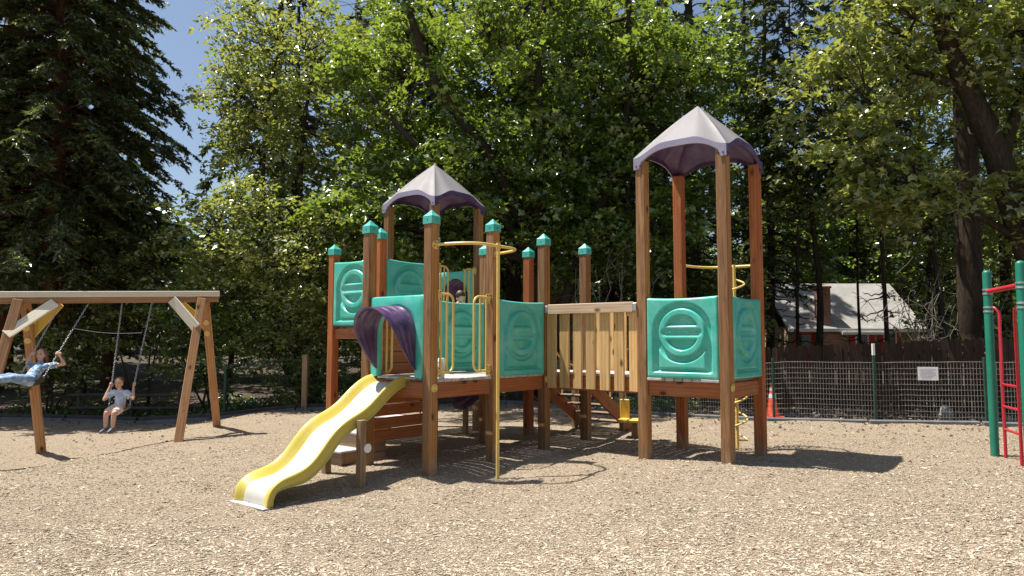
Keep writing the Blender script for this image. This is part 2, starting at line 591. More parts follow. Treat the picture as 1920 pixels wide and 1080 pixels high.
# ------------------------------------------------------------------ setting: ground, wood chip bed, kerb
def ground_mats():
    m, nt, b = new_mat('forest_floor')
    v = coords(nt, (1, 1, 1), per_object=False)
    n1 = noise(nt, v, 0.6, 5, 0.65)
    n2 = noise(nt, v, 14.0, 5, 0.7)
    c = ramp(nt, n2, [(0.3, (0.022, 0.016, 0.011)), (0.5, (0.06, 0.042, 0.028)), (0.75, (0.13, 0.095, 0.062))])
    g = ramp(nt, n2, [(0.3, (0.018, 0.03, 0.01)), (0.7, (0.05, 0.07, 0.022))])
    c = mix(nt, ramp(nt, n1, [(0.55, (0, 0, 0)), (0.68, (1, 1, 1))]), c, g)
    nt.links.new(c, b.inputs['Base Color'])
    b.inputs['Roughness'].default_value = 0.95
    bump(nt, b, n2, 0.8, 0.05)
    w, nt, b = new_mat('wood_chip_bed')
    v = coords(nt, (1, 1, 1), per_object=False)
    vr = nt.nodes.new('ShaderNodeMapping')
    vr.inputs['Scale'].default_value = (30, 62, 50)
    vr.inputs['Rotation'].default_value = (0, 0, 0.35)
    wob = noise(nt, v, 6.0, 3)
    nt.links.new(v, vr.inputs[0])
    vo = nt.nodes.new('ShaderNodeTexVoronoi')
    vo.inputs['Scale'].default_value = 1.5
    vo.inputs['Randomness'].default_value = 1.0
    nt.links.new(vr.outputs[0], vo.inputs['Vector'])
    sp = nt.nodes.new('ShaderNodeSeparateColor')
    nt.links.new(vo.outputs['Color'], sp.inputs[0])
    c = ramp(nt, sp.outputs[0], [(0.0, (0.33, 0.25, 0.175)), (0.2, (0.43, 0.345, 0.25)), (0.6, (0.50, 0.41, 0.305)), (1.0, (0.58, 0.50, 0.39))])
    e = ramp(nt, vo.outputs['Distance'], [(0.3, (1, 1, 1)), (0.85, (0.76, 0.72, 0.68))])
    c = mix(nt, 0.8, c, e, 'MULTIPLY')
    big = noise(nt, v, 0.9, 4, 0.6)
    c = mix(nt, ramp(nt, big, [(0.4, (0, 0, 0)), (0.72, (0.45,) * 3)]), c, (0.41, 0.325, 0.225))
    fine = noise(nt, v, 60.0, 3, 0.7)
    c = mix(nt, 0.35, c, ramp(nt, fine, [(0.3, (0.45, 0.42, 0.38)), (0.7, (1, 1, 1))]), 'MULTIPLY')
    nt.links.new(c, b.inputs['Base Color'])
    b.inputs['Roughness'].default_value = 0.95
    b.inputs['Specular IOR Level'].default_value = 0.1
    hh = nt.nodes.new('ShaderNodeMath')
    hh.operation = 'SUBTRACT'
    nt.links.new(fine, hh.inputs[0])
    nt.links.new(vo.outputs['Distance'], hh.inputs[1])
    bump(nt, b, hh.outputs[0], 0.9, 0.03)
    return m, w


M['forest_floor'], M['chip_bed'] = ground_mats()

# edge of the chip bed: world polyline, left to right
EDGE = [(-22, 20.4), (-13.5, 19.0), (-7.3, 17.7), (-3.5, 18.6), (-1.0, 19.8), (0.6, 18.6), (2.0, 16.6), (3.4, 15.3), (5.05, 14.25), (8.5, 13.0), (13, 11.4), (20, 9.0)]
EX = np.array([p[0] for p in EDGE])
EY = np.array([p[1] for p in EDGE])


def edge_y(x):
    return np.interp(x, EX, EY)


def sheet(name, xs, ys_of, mat, dz, kind='structure'):
    P = []
    for t in ys_of:
        row = []
        for x in xs:
            y = t(x)
            row.append((x, y, g1(x, y) + dz))
        P.append(row)
    mb = MB()
    mb.grid(np.array(P), flip=False)
    return mb.build(name, mat, kind=kind)


def build_ground():
    xs = np.concatenate([np.linspace(-400, -26, 8), np.linspace(-22, 22, 60), np.linspace(26, 400, 8)])
    ys = np.concatenate([np.linspace(-60, 0, 5), np.linspace(2, 30, 50), np.linspace(34, 400, 12)])
    X, Y = np.meshgrid(xs, ys)
    Z = gz(X, Y) - 0.05
    Z = Z + 0.035 * np.clip(Y - 24, 0, 60) * (np.abs(X) < 300)
    mb = MB()
    mb.grid(np.dstack([X, Y, Z]))
    mb.build('ground', M['forest_floor'], kind='structure')
    xs = np.linspace(-22, 20, 300)
    T = np.concatenate([np.linspace(0, 0.1, 8)[:-1], np.linspace(0.1, 1, 240)])
    P = np.zeros((len(T), len(xs), 3))
    for a, t in enumerate(T):
        y = -8 + t * (edge_y(xs) + 8)
        P[a] = np.stack([xs, y, gz(xs, y)], 1)
    mb = MB()
    mb.grid(P)
    mb.build('wood_chip_bed', M['chip_bed'], kind='structure')


build_ground()


def build_chips():
    """loose wood chips, real shards, denser near the camera"""
    mats = island_mat('wood_chips', [(0.0, (0.17, 0.115, 0.075)), (0.035, (0.42, 0.335, 0.24)), (0.45, (0.475, 0.39, 0.29)), (0.93, (0.53, 0.45, 0.345)), (1.0, (0.60, 0.53, 0.43))])
    pts = []
    for y0, y1, dens in ((3.2, 4.8, 900), (4.8, 5.8, 4200), (5.8, 7.2, 2600), (7.2, 9.0, 1150), (9.0, 11.5, 550), (11.5, 14.0, 220), (14.0, 19.5, 60)):
        half = 0.76 * y1 + 0.3
        n = int(dens * (y1 - y0) * 2 * half)
        x = RNG.uniform(-half, half, n)
        y = RNG.uniform(y0, y1, n)
        k = (np.abs(x) < 0.76 * y + 0.4) & (y < edge_y(x) - 0.05)
        pts.append(np.stack([x[k], y[k]], 1))
    P = np.concatenate(pts)
    n = len(P)
    z = gz(P[:, 0], P[:, 1])
    an = RNG.normal(0.1, 0.9, n)
    L = RNG.gamma(2.6, 0.0066, n).clip(0.006, 0.07)
    W = L * RNG.uniform(0.18, 0.42, n)
    H = RNG.uniform(0.0005, 0.0025, n)
    tilt = RNG.normal(0, 0.13, n)
    roll = RNG.normal(0, 0.16, n)
    dx = np.stack([np.cos(an) * np.cos(tilt), np.sin(an) * np.cos(tilt), np.sin(tilt)], 1)
    dy = np.stack([-np.sin(an) * np.cos(roll), np.cos(an) * np.cos(roll), np.sin(roll)], 1)
    c = np.stack([P[:, 0], P[:, 1], z + 0.003 + np.abs(np.sin(tilt)) * L * 0.35], 1)
    up = np.array([0, 0, 1.0])
    a = c - dx * L[:, None] / 2 - dy * (W * RNG.uniform(0.2, 0.6, n))[:, None]
    b = c + dx * L[:, None] / 2 - dy * (W * RNG.uniform(0.2, 0.6, n))[:, None]
    d = c + dx * (L * RNG.uniform(0.3, 0.5, n))[:, None] + dy * (W * 0.5)[:, None]
    e = c - dx * (L * RNG.uniform(0.3, 0.5, n))[:, None] + dy * (W * 0.5)[:, None]
    top = [q + up * H[:, None] for q in (a, b, d, e)]
    low = [q - up * 0.004 for q in (a, b, d, e)]
    V = np.stack(top + low, 1).reshape(-1, 3)
    base = np.arange(n)[:, None] * 8
    F = np.concatenate([base + np.array(q) for q in ((0, 1, 2, 3), (0, 4, 5, 1), (2, 6, 7, 3))])
    obj('wood_chips', arr_mesh('wood_chips', V, F, mats), kind='stuff')


build_chips()


def build_kerb():
    """low edging along the far side of the chip bed, board by board"""
    root_l = empty('border_edging', 'low dark timber edging along the forest side of the chips, under the swings', 'edging')
    root_r = empty('border_edging', 'low grey edging along the foot of the wire mesh fence', 'edging')
    pl = [p for p in EDGE[1:-1]]
    for (x0, y0), (x1, y1) in zip(pl[:-1], pl[1:]):
        d = math.hypot(x1 - x0, y1 - y0)
        n = max(1, round(d / 2.4))
        for k in range(n):
            a, b = k / n, (k + 1) / n - 0.01
            p = Vector((lerp(x0, x1, a), lerp(y0, y1, a) + 0.06, 0))
            q = Vector((lerp(x0, x1, b), lerp(y0, y1, b) + 0.06, 0))
            p.z, q.z = g1(p.x, p.y) + (0.04 if x1 < 0 else -0.03), g1(q.x, q.y) + (0.04 if x1 < 0 else -0.03)
            left = x1 < 0
            mb = MB().beam(p, q, 0.14, 0.2, bev=0.015)
            mb.build('timber' if left else 'kerb_piece', M['dark_timber'] if left else M['concrete'], root_l if left else root_r)
            if left and x1 < -3:
                MB().beam(p + Vector((0, -0.13, -0.04)), q + Vector((0, -0.13, -0.04)), 0.08, 0.12, bev=0.01).build('concrete_strip', M['concrete'], root_l)


build_kerb()

# ------------------------------------------------------------------ the play structure (local x = along E1, y = along E2)
PLAY = empty('play_structure', 'big wooden playground structure with teal panels, yellow slide and two peaked lilac roofs', 'play structure', (ORG[0], ORG[1], 0), -TH)
PS = 0.142
DZ, DU = 1.17, 1.90          # lower and upper deck height


def cap_mesh():
    mb = MB()
    w, h, o = 0.079, 0.098, 0.0
    prof = [(w * 1.02, -0.004), (w, h), (w * 0.93, h + 0.006), (w * 0.55, h + 0.036), (0.006, h + 0.085)]
    vs = []
    for r, z in prof:
        vs += [(-r, -r, z), (r, -r, z), (r, r, z), (-r, r, z)]
    fs = []
    for k in range(len(prof) - 1):
        for j in range(4):
            fs.append((k * 4 + j, k * 4 + (j + 1) % 4, (k + 1) * 4 + (j + 1) % 4, (k + 1) * 4 + j))
    n = len(prof) - 1
    fs.append((n * 4, n * 4 + 1, n * 4 + 2, n * 4 + 3))
    fs.append((3, 2, 1, 0))
    mb.add(vs, fs)
    mb.disc((w + 0.001, 0, h * 0.5), (1, 0, 0), 0.009, 0.006, 8, 1)
    mb.disc((0, -w - 0.001, h * 0.5), (0, 1, 0), 0.009, 0.006, 8, 1)
    return mb.mesh('post_cap', [M['teal_cap'], M['bolt']])


CAP = cap_mesh()


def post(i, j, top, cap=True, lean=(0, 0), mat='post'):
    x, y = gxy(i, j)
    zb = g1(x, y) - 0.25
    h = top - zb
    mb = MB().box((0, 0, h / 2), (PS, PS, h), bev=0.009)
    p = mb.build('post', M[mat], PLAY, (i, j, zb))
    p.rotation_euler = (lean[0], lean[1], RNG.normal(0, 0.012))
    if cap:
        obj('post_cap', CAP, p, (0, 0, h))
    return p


CAPH = 0.183
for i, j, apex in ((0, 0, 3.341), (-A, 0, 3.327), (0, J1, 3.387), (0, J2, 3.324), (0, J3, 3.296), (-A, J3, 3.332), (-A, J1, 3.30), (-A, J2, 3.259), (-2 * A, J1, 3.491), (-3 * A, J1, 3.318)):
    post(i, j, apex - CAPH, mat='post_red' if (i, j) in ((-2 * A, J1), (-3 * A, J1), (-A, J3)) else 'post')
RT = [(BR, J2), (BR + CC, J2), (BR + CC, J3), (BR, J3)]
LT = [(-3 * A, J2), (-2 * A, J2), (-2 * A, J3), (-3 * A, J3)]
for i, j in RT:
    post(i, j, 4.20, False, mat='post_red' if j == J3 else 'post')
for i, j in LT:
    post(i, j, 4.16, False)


def deck(i0, i1, j0, j1, z, rim_h=0.2, along='y'):
    """deck boards on rim joists between the posts"""
    root = obj('deck', None, PLAY, (0, 0, 0))
    n = 8
    if along == 'y':
        w = (i1 - i0 - PS) / n
        for k in range(n):
            c = i0 + PS / 2 + (k + 0.5) * w
            MB().box((c, (j0 + j1) / 2, z - 0.022), (w - 0.012, j1 - j0 + 0.10, 0.042), bev=0.006).build('deck_board', M['deck_y'], root)
    else:
        w = (j1 - j0 - PS) / n
        for k in range(n):
            c = j0 + PS / 2 + (k + 0.5) * w
            MB().box(((i0 + i1) / 2, c, z - 0.022), (i1 - i0 + 0.10, w - 0.012, 0.042), bev=0.006).build('deck_board', M['deck_x'], root)
    zc = z - 0.046 - rim_h / 2
    for jj in (j0, j1):
        MB().box(((i0 + i1) / 2, jj, zc), (i1 - i0 - PS - 0.004, 0.042, rim_h), bev=0.005).build('rim_joist', M['beam_x'], root)
    for ii in (i0, i1):
        MB().box((ii, (j0 + j1) / 2, zc), (0.042, j1 - j0 - PS - 0.004, rim_h), bev=0.005).build('rim_joist', M['beam_y'], root)
    return root


deck(-A, 0, 0, J1, DZ, along='x')
deck(-A, 0, J1, J2, DZ, along='x')
deck(-A, 0, J2, J3, DZ, along='x')
deck(-2 * A, -A, J1, J2, DZ - 0.003, along='x')
deck(-3 * A, -2 * A, J1, J2, DU, 0.17, along='x')
deck(-3 * A, -2 * A, J2, J3, DU, 0.17, along='x')
deck(BR, BR + CC, J2, J3, DZ - 0.01, along='y')


# moulded barrier panel: relief on a fine grid, both faces
def panel_mesh(W=1.03, H=1.09, T=0.128):
    n, m = 88, 92
    us = np.linspace(0, W, n)
    vs = np.linspace(0, H, m)
    U, V = np.meshgrid(us, vs)
    cx, cy = W / 2, 0.615
    X, Y = U - cx, V - cy
    r = np.hypot(X, Y)
    e = 0.014
    ins = lambda d: smoothstep(-e, e, d)                    # d > 0 inside
    arch = np.where(Y > 0, 0.415 - r, np.minimum(0.415 - np.abs(X), V - 0.085))
    h = -0.048 * ins(arch)
    ring = np.minimum(0.335 - r, r - 0.235)
    h = np.maximum(h, -0.048 + 0.052 * ins(ring))
    bar = np.minimum(np.minimum(0.098 - np.abs(Y), 0.262 - r), 1)
    h = np.maximum(h, np.where(r < 0.262, -0.048 + 0.048 * ins(bar), -1))
    hole = np.minimum(0.235 - r, np.abs(Y) - 0.098)
    h = h - 0.010 * ins(hole)
    slot = np.minimum(0.046 - np.hypot(np.maximum(np.abs(X) - 0.24, 0), Y), 1)
    h = h - 0.016 * ins(slot)
    plq = np.minimum(np.minimum(0.335 - np.abs(X), V - 0.125), np.minimum(r - 0.405, -0.12 - Y))
    h = np.maximum(h, -0.048 + 0.040 * ins(plq))
    edge = np.minimum(np.minimum(U, W - U), np.minimum(V, H - V))
    q = np.clip(edge / 0.028, 0, 1)
    h = h - 0.030 * (1 - np.sqrt(1 - (1 - q) ** 2))
    dip = 0.020 * (1 - (2 * U / W - 1) ** 2) * (V / H) ** 3
    mb = MB()
    P = np.dstack([U - cx, -(T / 2 + h), V - dip])
    mb.grid(P)
    P2 = np.dstack([U - cx, (T / 2 + h), V - dip])
    mb.grid(P2, flip=True)
    # rim joining both faces
    for s in (np.s_[0, :], np.s_[-1, :], np.s_[:, 0], np.s_[:, -1]):
        mb.grid(np.stack([P[s], P2[s]]))
    return mb.mesh('barrier_panel', [M['teal']])


PANEL = panel_mesh()


def panel(i, j, axis, z, w):
    o = obj('barrier_panel', PANEL, PLAY, (i, j, z), (0, 0, 0 if axis == 'x' else math.pi / 2))
    o.scale = (w / 1.03, 1, 1)
    return o


P_RT = panel(BR + CC / 2, J2 - 0.01, 'x', DZ - 0.01, 1.03)
panel(BR + CC + 0.01, (J2 + J3) / 2, 'y', DZ - 0.01, 1.03)
panel(0.01, (J1 + J2) / 2, 'y', DZ - 0.015, 1.07)
panel(-A, (J1 + J2) / 2, 'y', DZ + 0.01, 1.07)
panel(-2.5 * A, J1 - 0.01, 'x', DU + 0.005, 1.04)
panel(-2 * A + 0.01, (J1 + J2) / 2, 'y', DU + 0.005, 1.07)

fc = bpy.data.curves.new('lettering', 'FONT')
fc.body = 'LANDSCAPE STRUCTURES'
fc.size = 0.046
fc.extrude = 0.007
fc.shear = 0.25
fc.align_x = 'CENTER'
fc.align_y = 'CENTER'
fo = bpy.data.objects.new('lettering_source', fc)
COL.objects.link(fo)
bpy.context.view_layer.update()
fm = bpy.data.meshes.new_from_object(fo.evaluated_get(bpy.context.evaluated_depsgraph_get()))
bpy.data.objects.remove(fo)
fm.materials.clear()
fm.materials.append(M['teal'])
xs = [v.co.x for v in fm.vertices]
fs_ = 0.47 / (max(xs) - min(xs))
lt = obj('lettering', fm, P_RT, (0, -0.0535, 0.615), (math.pi / 2, 0, 0))
lt.scale = (fs_, 1.0, 1)


def small_part(name, mb, mat, parent, **k):
    return mb.build(name, mat, parent, **k)


# hooded slide panel: teal slab with an arched opening, purple ribbed hood
def hood_panel_mesh(W=1.04, H=1.09, T=0.075):
    hw, cy = 0.355, 0.60
    outer, inner = [], []
    n = 40
    for k in range(n + 1):
        a = math.pi * k / n
        inner.append((hw * math.cos(a), cy + hw * math.sin(a)))
    inner = [(hw, 0.03)] + [(hw, 0.03 + (cy - 0.03) * t / 6) for t in range(1, 6)] + inner + [(-hw, 0.03 + (cy - 0.03) * t / 6) for t in range(5, 0, -1)] + [(-hw, 0.03)]
    for x, y in inner:
        # push to the outer rectangle along the ray from the opening's middle
        dx, dy = x, y - 0.45
        t = 1e9
        if abs(dx) > 1e-6:
            t = min(t, (W / 2) / abs(dx))
        if dy > 1e-6:
            t = min(t, (H - 0.45) / dy)
        if dy < -1e-6:
            t = min(t, 0.45 / -dy)
        outer.append((dx * t, 0.45 + dy * t))
    outer[0] = (W / 2, 0.0)
    outer[-1] = (-W / 2, 0.0)
    I, O = np.array(inner), np.array(outer)
    steps = [(0.0, 1.0, -0.012), (0.0, 1.0, 0.012 - T / 2), (0.03, 1, -T / 2), (0.25, 1, -T / 2), (0.30, 1, -T / 2 - 0.0), (0.9, 1, -T / 2), (0.97, 1, 0.006 - T / 2), (1.0, 1, 0.022 - T / 2), (1.0, 1, T / 2 - 0.022), (0.97, 1, T / 2 - 0.006), (0.9, 1, T / 2), (0.03, 1, T / 2), (0.0, 1, T / 2 - 0.012), (0, 1, -0.012)]
    P = np.zeros((len(steps), len(I), 3))
    for a, (t, _, y) in enumerate(steps):
        Q = I * (1 - t) + O * t
        P[a, :, 0], P[a, :, 1], P[a, :, 2] = Q[:, 0], y, Q[:, 1]
    mb = MB()
    mb.grid(P, flip=False)
    mb.box((0, 0, 0.013), (2 * hw + 0.02, T * 0.8, 0.026), mi=1)
    return mb.mesh('hood_panel', [M['teal'], M['tread']])


def hood_mesh(D=0.50):
    hw, cy = 0.375, 0.585
    n, m = 44, 30
    P = np.zeros((m + 1, n + 1, 3))
    Q = np.zeros((m + 1, n + 1, 3))
    for k in range(n + 1):
        s = k / n
        L1 = cy - 0.12
        tot = 2 * L1 + math.pi * hw
        d = s * tot
        if d < L1:
            x, z, nx, nz = -hw, 0.12 + d, -1, 0
        elif d < L1 + math.pi * hw:
            a = math.pi - (d - L1) / hw
            x, z, nx, nz = hw * math.cos(a), cy + hw * math.sin(a), math.cos(a), math.sin(a)
        else:
            x, z, nx, nz = hw, 0.12 + (tot - d), 1, 0
        dep = D * math.sin(math.pi * s) ** 0.85
        for q in range(m + 1):
            t = q / m
            rib = 0.013 * max(0.0, math.sin(math.pi * s)) * math.cos(2 * math.pi * 3.6 * t) * (0.3 + 0.7 * min(1, t * 4) * min(1, (1 - t) * 5))
            lip = 0.02 * smoothstep(0.92, 1.0, t)
            drop = -0.05 * t * math.sin(math.pi * s)
            for T_, off in ((P, 0.0), (Q, -0.014)):
                rr = rib + float(lip) + off
                T_[q, k] = (x + nx * rr, -0.04 - dep * t, z + nz * rr + drop)
    mb = MB()
    mb.grid(P)
    mb.grid(Q, flip=True)
    mb.grid(np.stack([P[-1], Q[-1]]))
    mb.grid(np.stack([P[:, 0], Q[:, 0]]))
    mb.grid(np.stack([P[:, -1], Q[:, -1]]))
    return mb.mesh('hood', [M['purple']])


HP, HM = hood_panel_mesh(), hood_mesh()
for i, j, z, rz in ((-A / 2, -0.01, DZ - 0.012, 0), (-2.5 * A, J3 + 0.01, DU + 0.003, math.pi)):
    hp = obj('slide_entry_panel', HP, PLAY, (i, j, z), (0, 0, rz))
    obj('hood', HM, hp, (0, 0, 0.0))

# dark plank wall on the stair side, above and below the deck
wall = obj('plank_wall', None, PLAY, (-A, J1 / 2, 0))
z = 0.26
for k in range(5):
    hgt = 0.165 if k < 4 else 0.12
    MB().box((0.0 + 0.004 * (k % 2), 0.004 * k - 0.01, z + hgt / 2), (0.042, J1 - PS - 0.01 + (0.09 if k in (1, 3) else 0), hgt - (0.014 if k in (1, 2) else 0.006)), bev=0.006).build('plank', M['beam_y'], wall)
    z += hgt + (0.012 if k in (1, 2) else 0.0)
z = DZ + 0.01
for k in range(6):
    MB().box((0.0, 0.004 * (k % 2), z + 0.08), (0.042, J1 - PS - 0.01, 0.156), bev=0.006).build('plank', M['beam_y'], wall)
    z += 0.162


def loop_handle(parent, ax, u0, u1, z0, z1, fixed, n_in=2, r=0.0165):
    """rounded U loop from a post at u0 out to u1, with inner bars; ax: 'x' or 'y' is the u direction"""
    P = lambda u, z: (u, fixed, z) if ax == 'x' else (fixed, u, z)
    s = 1 if u1 > u0 else -1
    c = 0.10
    pts = [P(u0, z1)]
    for k in range(7):
        a = math.pi / 2 * k / 6
        pts.append(P(u1 - s * c + s * c * math.sin(a), z1 - c + c * math.cos(a)))
    for k in range(7):
        a = math.pi / 2 * k / 6
        pts.append(P(u1 - s * c + s * c * math.cos(a), z0 + c - c * math.sin(a)))
    pts.append(P(u0, z0))
    mb = MB().tube(pts, r, 8)
    for k in range(n_in):
        u = lerp(u0, u1, (k + 0.75) / (n_in + 0.75))
        mb.tube([P(u, z0), P(u, z1)], r * 0.9, 8)
    h = mb.build('loop_handle', M['yellow'], parent)
    for zz in (z0 + 0.01, z1 - 0.02):
        b = MB()
        q = P(u0 + s * 0.045, zz)
        b.box(q, (0.10, 0.012, 0.13) if ax == 'x' else (0.012, 0.10, 0.13), bev=0.004)
        for du in (-0.03, 0.03):
            for dz in (-0.045, 0.045):
                w = P(u0 + s * 0.045 + du, zz + dz)
                b.disc(w, (0, 1, 0) if ax == 'x' else (1, 0, 0), 0.009, 0.02, 7, 1)
        b.build('bracket_plate', [M['yellow'], M['bolt']], h)
    return h


loop_handle(PLAY, 'y', PS / 2, 0.40, 1.245, 2.265, 0.02)
loop_handle(PLAY, 'y', J1 - PS / 2, 0.81, 1.245, 2.265, 0.02)
loop_handle(PLAY, 'y', J2 + PS / 2, J2 + 0.34, DU + 0.07, 2.985, -2 * A + 0.02)
loop_handle(PLAY, 'y', J3 - PS / 2, J3 - 0.40, DU + 0.07, 2.985, -2 * A + 0.02)
loop_handle(PLAY, 'x', -A + PS / 2, -A + 0.36, 1.22, 2.1, 0.10, 2)
loop_handle(PLAY, 'x', -PS / 2, -0.26, 1.22, 2.1, 0.10, 1)


def arch_bar(name, p0, p1, out, z, parent):
    """U shaped rail from post to post, standing out by `out` (a vector)"""
    p0, p1, o = Vector(p0), Vector(p1), Vector(out)
    d = (p1 - p0)
    pts = []
    for k in range(25):
        t = k / 24
        u = t * 2 - 1
        q = 1 - abs(u) ** 5.5
        pts.append(p0 + d * (0.5 + 0.5 * u * 1.0) + o * (q ** 0.9 if q > 0 else 0))
    mb = MB().tube(pts, 0.020, 9)
    for p in (p0, p1):
        mb.disc(p - o.normalized() * -0.008, o, 0.058, 0.014, 16, 0)
        for a in range(4):
            e = d.normalized() * 0.04 * math.cos(a * math.pi / 2 + 0.6) + Vector((0, 0, 0.04 * math.sin(a * math.pi / 2 + 0.6)))
            mb.disc(p + o.normalized() * 0.018 + e, o, 0.008, 0.012, 7, 1)
    return mb.build(name, [M['yellow'], M['bolt']], parent)


fp = arch_bar('fire_pole', (PS / 2, 0.0, 2.885), (PS / 2, J1, 2.885), (0.545, 0, 0), 2.885, PLAY)
px, py = gxy(0.615, 0.616)
MB().tube([(0.615, 0.606, g1(px, py) - 0.25), (0.615, 0.606, 2.90)], 0.0225, 12).build('pole', M['yellow'], fp)
MB().tube([(0.615, 0.606, 2.845), (0.615, 0.606, 2.925)], 0.029, 12).build('pole_collar', M['yellow'], fp)

# corkscrew climber behind the tall tower
sc_ = arch_bar('corkscrew_climber', (BR, J3 + PS / 2, 2.82), (BR + CC, J3 + PS / 2, 2.80), (0, 0.56, 0), 2.82, PLAY)
cx, cy = 2.33, 4.27
qx, qy = gxy(cx, cy)
MB().tube([(cx, cy, g1(qx, qy) - 0.2), (cx, cy, 2.84)], 0.024, 10).build('pole', M['yellow'], sc_)
sp = []
turns, z0, z1 = 7.2, 0.15, 2.62
for k in range(int(turns * 20) + 1):
    t = k / (turns * 20)
    a = 2 * math.pi * turns * t + 0.6
    sp.append((cx + 0.15 * math.cos(a), cy + 0.15 * math.sin(a), lerp(z0, z1, t)))
sp = [(cx, cy, z0)] + sp + [(cx, cy, z1)]
MB().tube(sp, 0.0145, 7).build('spiral_rung', M['yellow'], sc_)


# roofs
def roof(ii, jj, z_tab, z_cor, z_arch, z_apex):
    """four sided flared canopy with an arched edge on each side and a tab on every post"""
    ci, cj = sum(p[0] for p in ii) / 4, sum(p[1] for p in ii) / 4
    hw = abs(ii[0][0] - ii[1][0]) / 2 + PS / 2 + 0.018
    hd = abs(ii[1][1] - ii[2][1]) / 2 + PS / 2 + 0.018
    mb = MB()
    n, m = 36, 14
    us = np.linspace(-1, 1, n + 1)
    cor = np.abs(us)
    ztop = z_cor + (z_arch + 0.085 - z_cor) * (1 - smoothstep(0.30, 1.0, cor) * 1.0)
    low = np.where(cor < 0.835, z_arch - (z_arch - z_cor + 0.07) * (np.clip(cor / 0.835, 0, 1) ** 3.2), z_tab)
    t = np.linspace(0, 1, m + 1)
    for side in range(4):
        for layer, off in (('out', 0.0), ('in', -0.022)):
            sx, sy = (hw, hd) if side % 2 == 0 else (hd, hw)
            P = np.zeros((m + 1, n + 1, 3))
            za = z_apex + off * 1.6
            for a in range(m + 1):
                f = t[a]
                flare = f
                P[a, :, 0] = us * (sx + off) * flare
                P[a, :, 1] = -(sy + off) * flare
                P[a, :, 2] = za + (ztop + off - za) * (f ** 1.0) + 0.03 * np.sin(math.pi * f) * (cor ** 2)
            P[m, :, 2] = ztop + off
            S = np.zeros((2, n + 1, 3))
            S[0] = P[m]
            S[1] = P[m]
            S[1, :, 2] = np.minimum(low, ztop - 0.02)
            ang = side * math.pi / 2
            rot = np.array([[math.cos(ang), -math.sin(ang), 0], [math.sin(ang), math.cos(ang), 0], [0, 0, 1]])
            for G_, fl in ((P, True), (S, True)):
                mb.grid(G_ @ rot.T, mi=(0 if G_ is P else (3 if side in (0, 3) else 1)) if layer == 'out' else 1, flip=fl if layer == 'out' else not fl, smooth=(G_ is P and False))
            if layer == 'out':
                keep = S[1].copy()
            else:
                mb.grid(np.stack([keep, S[1]]) @ rot.T, mi=3 if side in (0, 3) else 1, flip=True, smooth=False)
            if layer == 'out':
                for u in (-1, 1):
                    for q in (0.045, 0.105):
                        c = np.array([u * (sx - q), -(sy + 0.003), z_tab + 0.045])
                        c = rot @ c
                        ax = rot @ np.array([0, 1, 0])
                        mb.disc(c, ax, 0.011, 0.012, 8, 2)
    return mb.build('roof', [M['roof_out'], M['purple'], M['bolt'], M['roof_rim']], PLAY, (ci, cj, 0))


roof(RT, None, 4.072, 4.235, 4.315, 5.04)
roof(LT, None, 4.04, 4.20, 4.285, 5.0)

# bridge
bridge = obj('bridge', None, PLAY, (0, 0, 0))
for k in range(11):
    w = (BR - PS) / 11
    MB().box((PS / 2 + (k + 0.5) * w, (J2 + J3) / 2, DZ - 0.012), (w - 0.014, CC - 0.09, 0.04), bev=0.006).build('deck_board', M['deck_y'], bridge)
PLK = [(0.085, 0.249), (0.318, 0.483), (0.559, 0.71), (0.785, 0.941), (1.022, 1.183), (1.262, 1.418), (1.504, 1.635)]
for jj, sg in ((J2, -1), (J3, 1)):
    MB().box((BR / 2, jj - sg * 0.045, DZ - 0.034 - 0.11), (BR - PS - 0.01, 0.04, 0.2), bev=0.005).build('stringer', M['beam_x'], bridge)
    MB().box((BR / 2 + 0.005, jj + sg * 0.068, 2.135), (BR - PS - 0.12, 0.042, 0.145), bev=0.006).build('rail', M['pine'], bridge)
    for s2 in (0, 1):
        x = PS / 2 + 0.03 if s2 == 0 else BR - PS / 2 - 0.03
        MB().box((x, jj + sg * 0.074, 2.135), (0.055, 0.03, 0.11), bev=0.003).build('bracket', M['steel'], bridge)
    for k, (a, b) in enumerate(PLK):
        if sg > 0:
            a, b = a + 0.06, b + 0.06
            if b > BR - 0.09:
                continue
        MB().box(((a + b) / 2, jj + sg * 0.022, (0.948 + 2.195) / 2 + RNG.normal(0, 0.003)), (b - a, 0.038, 2.195 - 0.948), bev=0.005).build('plank', M['plank'], bridge)

# steps up to the landing, beside the slide
steps = obj('steps', None, PLAY, (0, 0, 0))
for k, (j0, zt) in enumerate(((-0.24, 0.155), (0.10, 0.37), (0.42, 0.58), (0.72, 0.80), (1.0, 1.0))):
    i0, i1 = -2 * A - 0.1, -1.43 if k < 2 else -A - 0.05
    zb = -0.2 if k < 2 else zt - 0.19
    for s in range(2):
        hh = (zt - 0.03 - zb) / 2
        MB().box(((i0 + i1) / 2, j0 + 0.025, zb + hh * (s + 0.5)), (i1 - i0, 0.045, hh - 0.006), bev=0.006).build('riser', M['old_wood'], steps)
        if k < 2:
            MB().box((i1 - 0.022, j0 + 0.05 + 0.20, zb + hh * (s + 0.5)), (0.044, 0.40, hh - 0.006), bev=0.006).build('side_board', M['old_wood_y'], steps)
    MB().box(((i0 + i1) / 2, j0 + 0.17, zt - 0.015), (i1 - i0 + 0.02, 0.39, 0.03), bev=0.006).build('tread', M['tread'], steps)

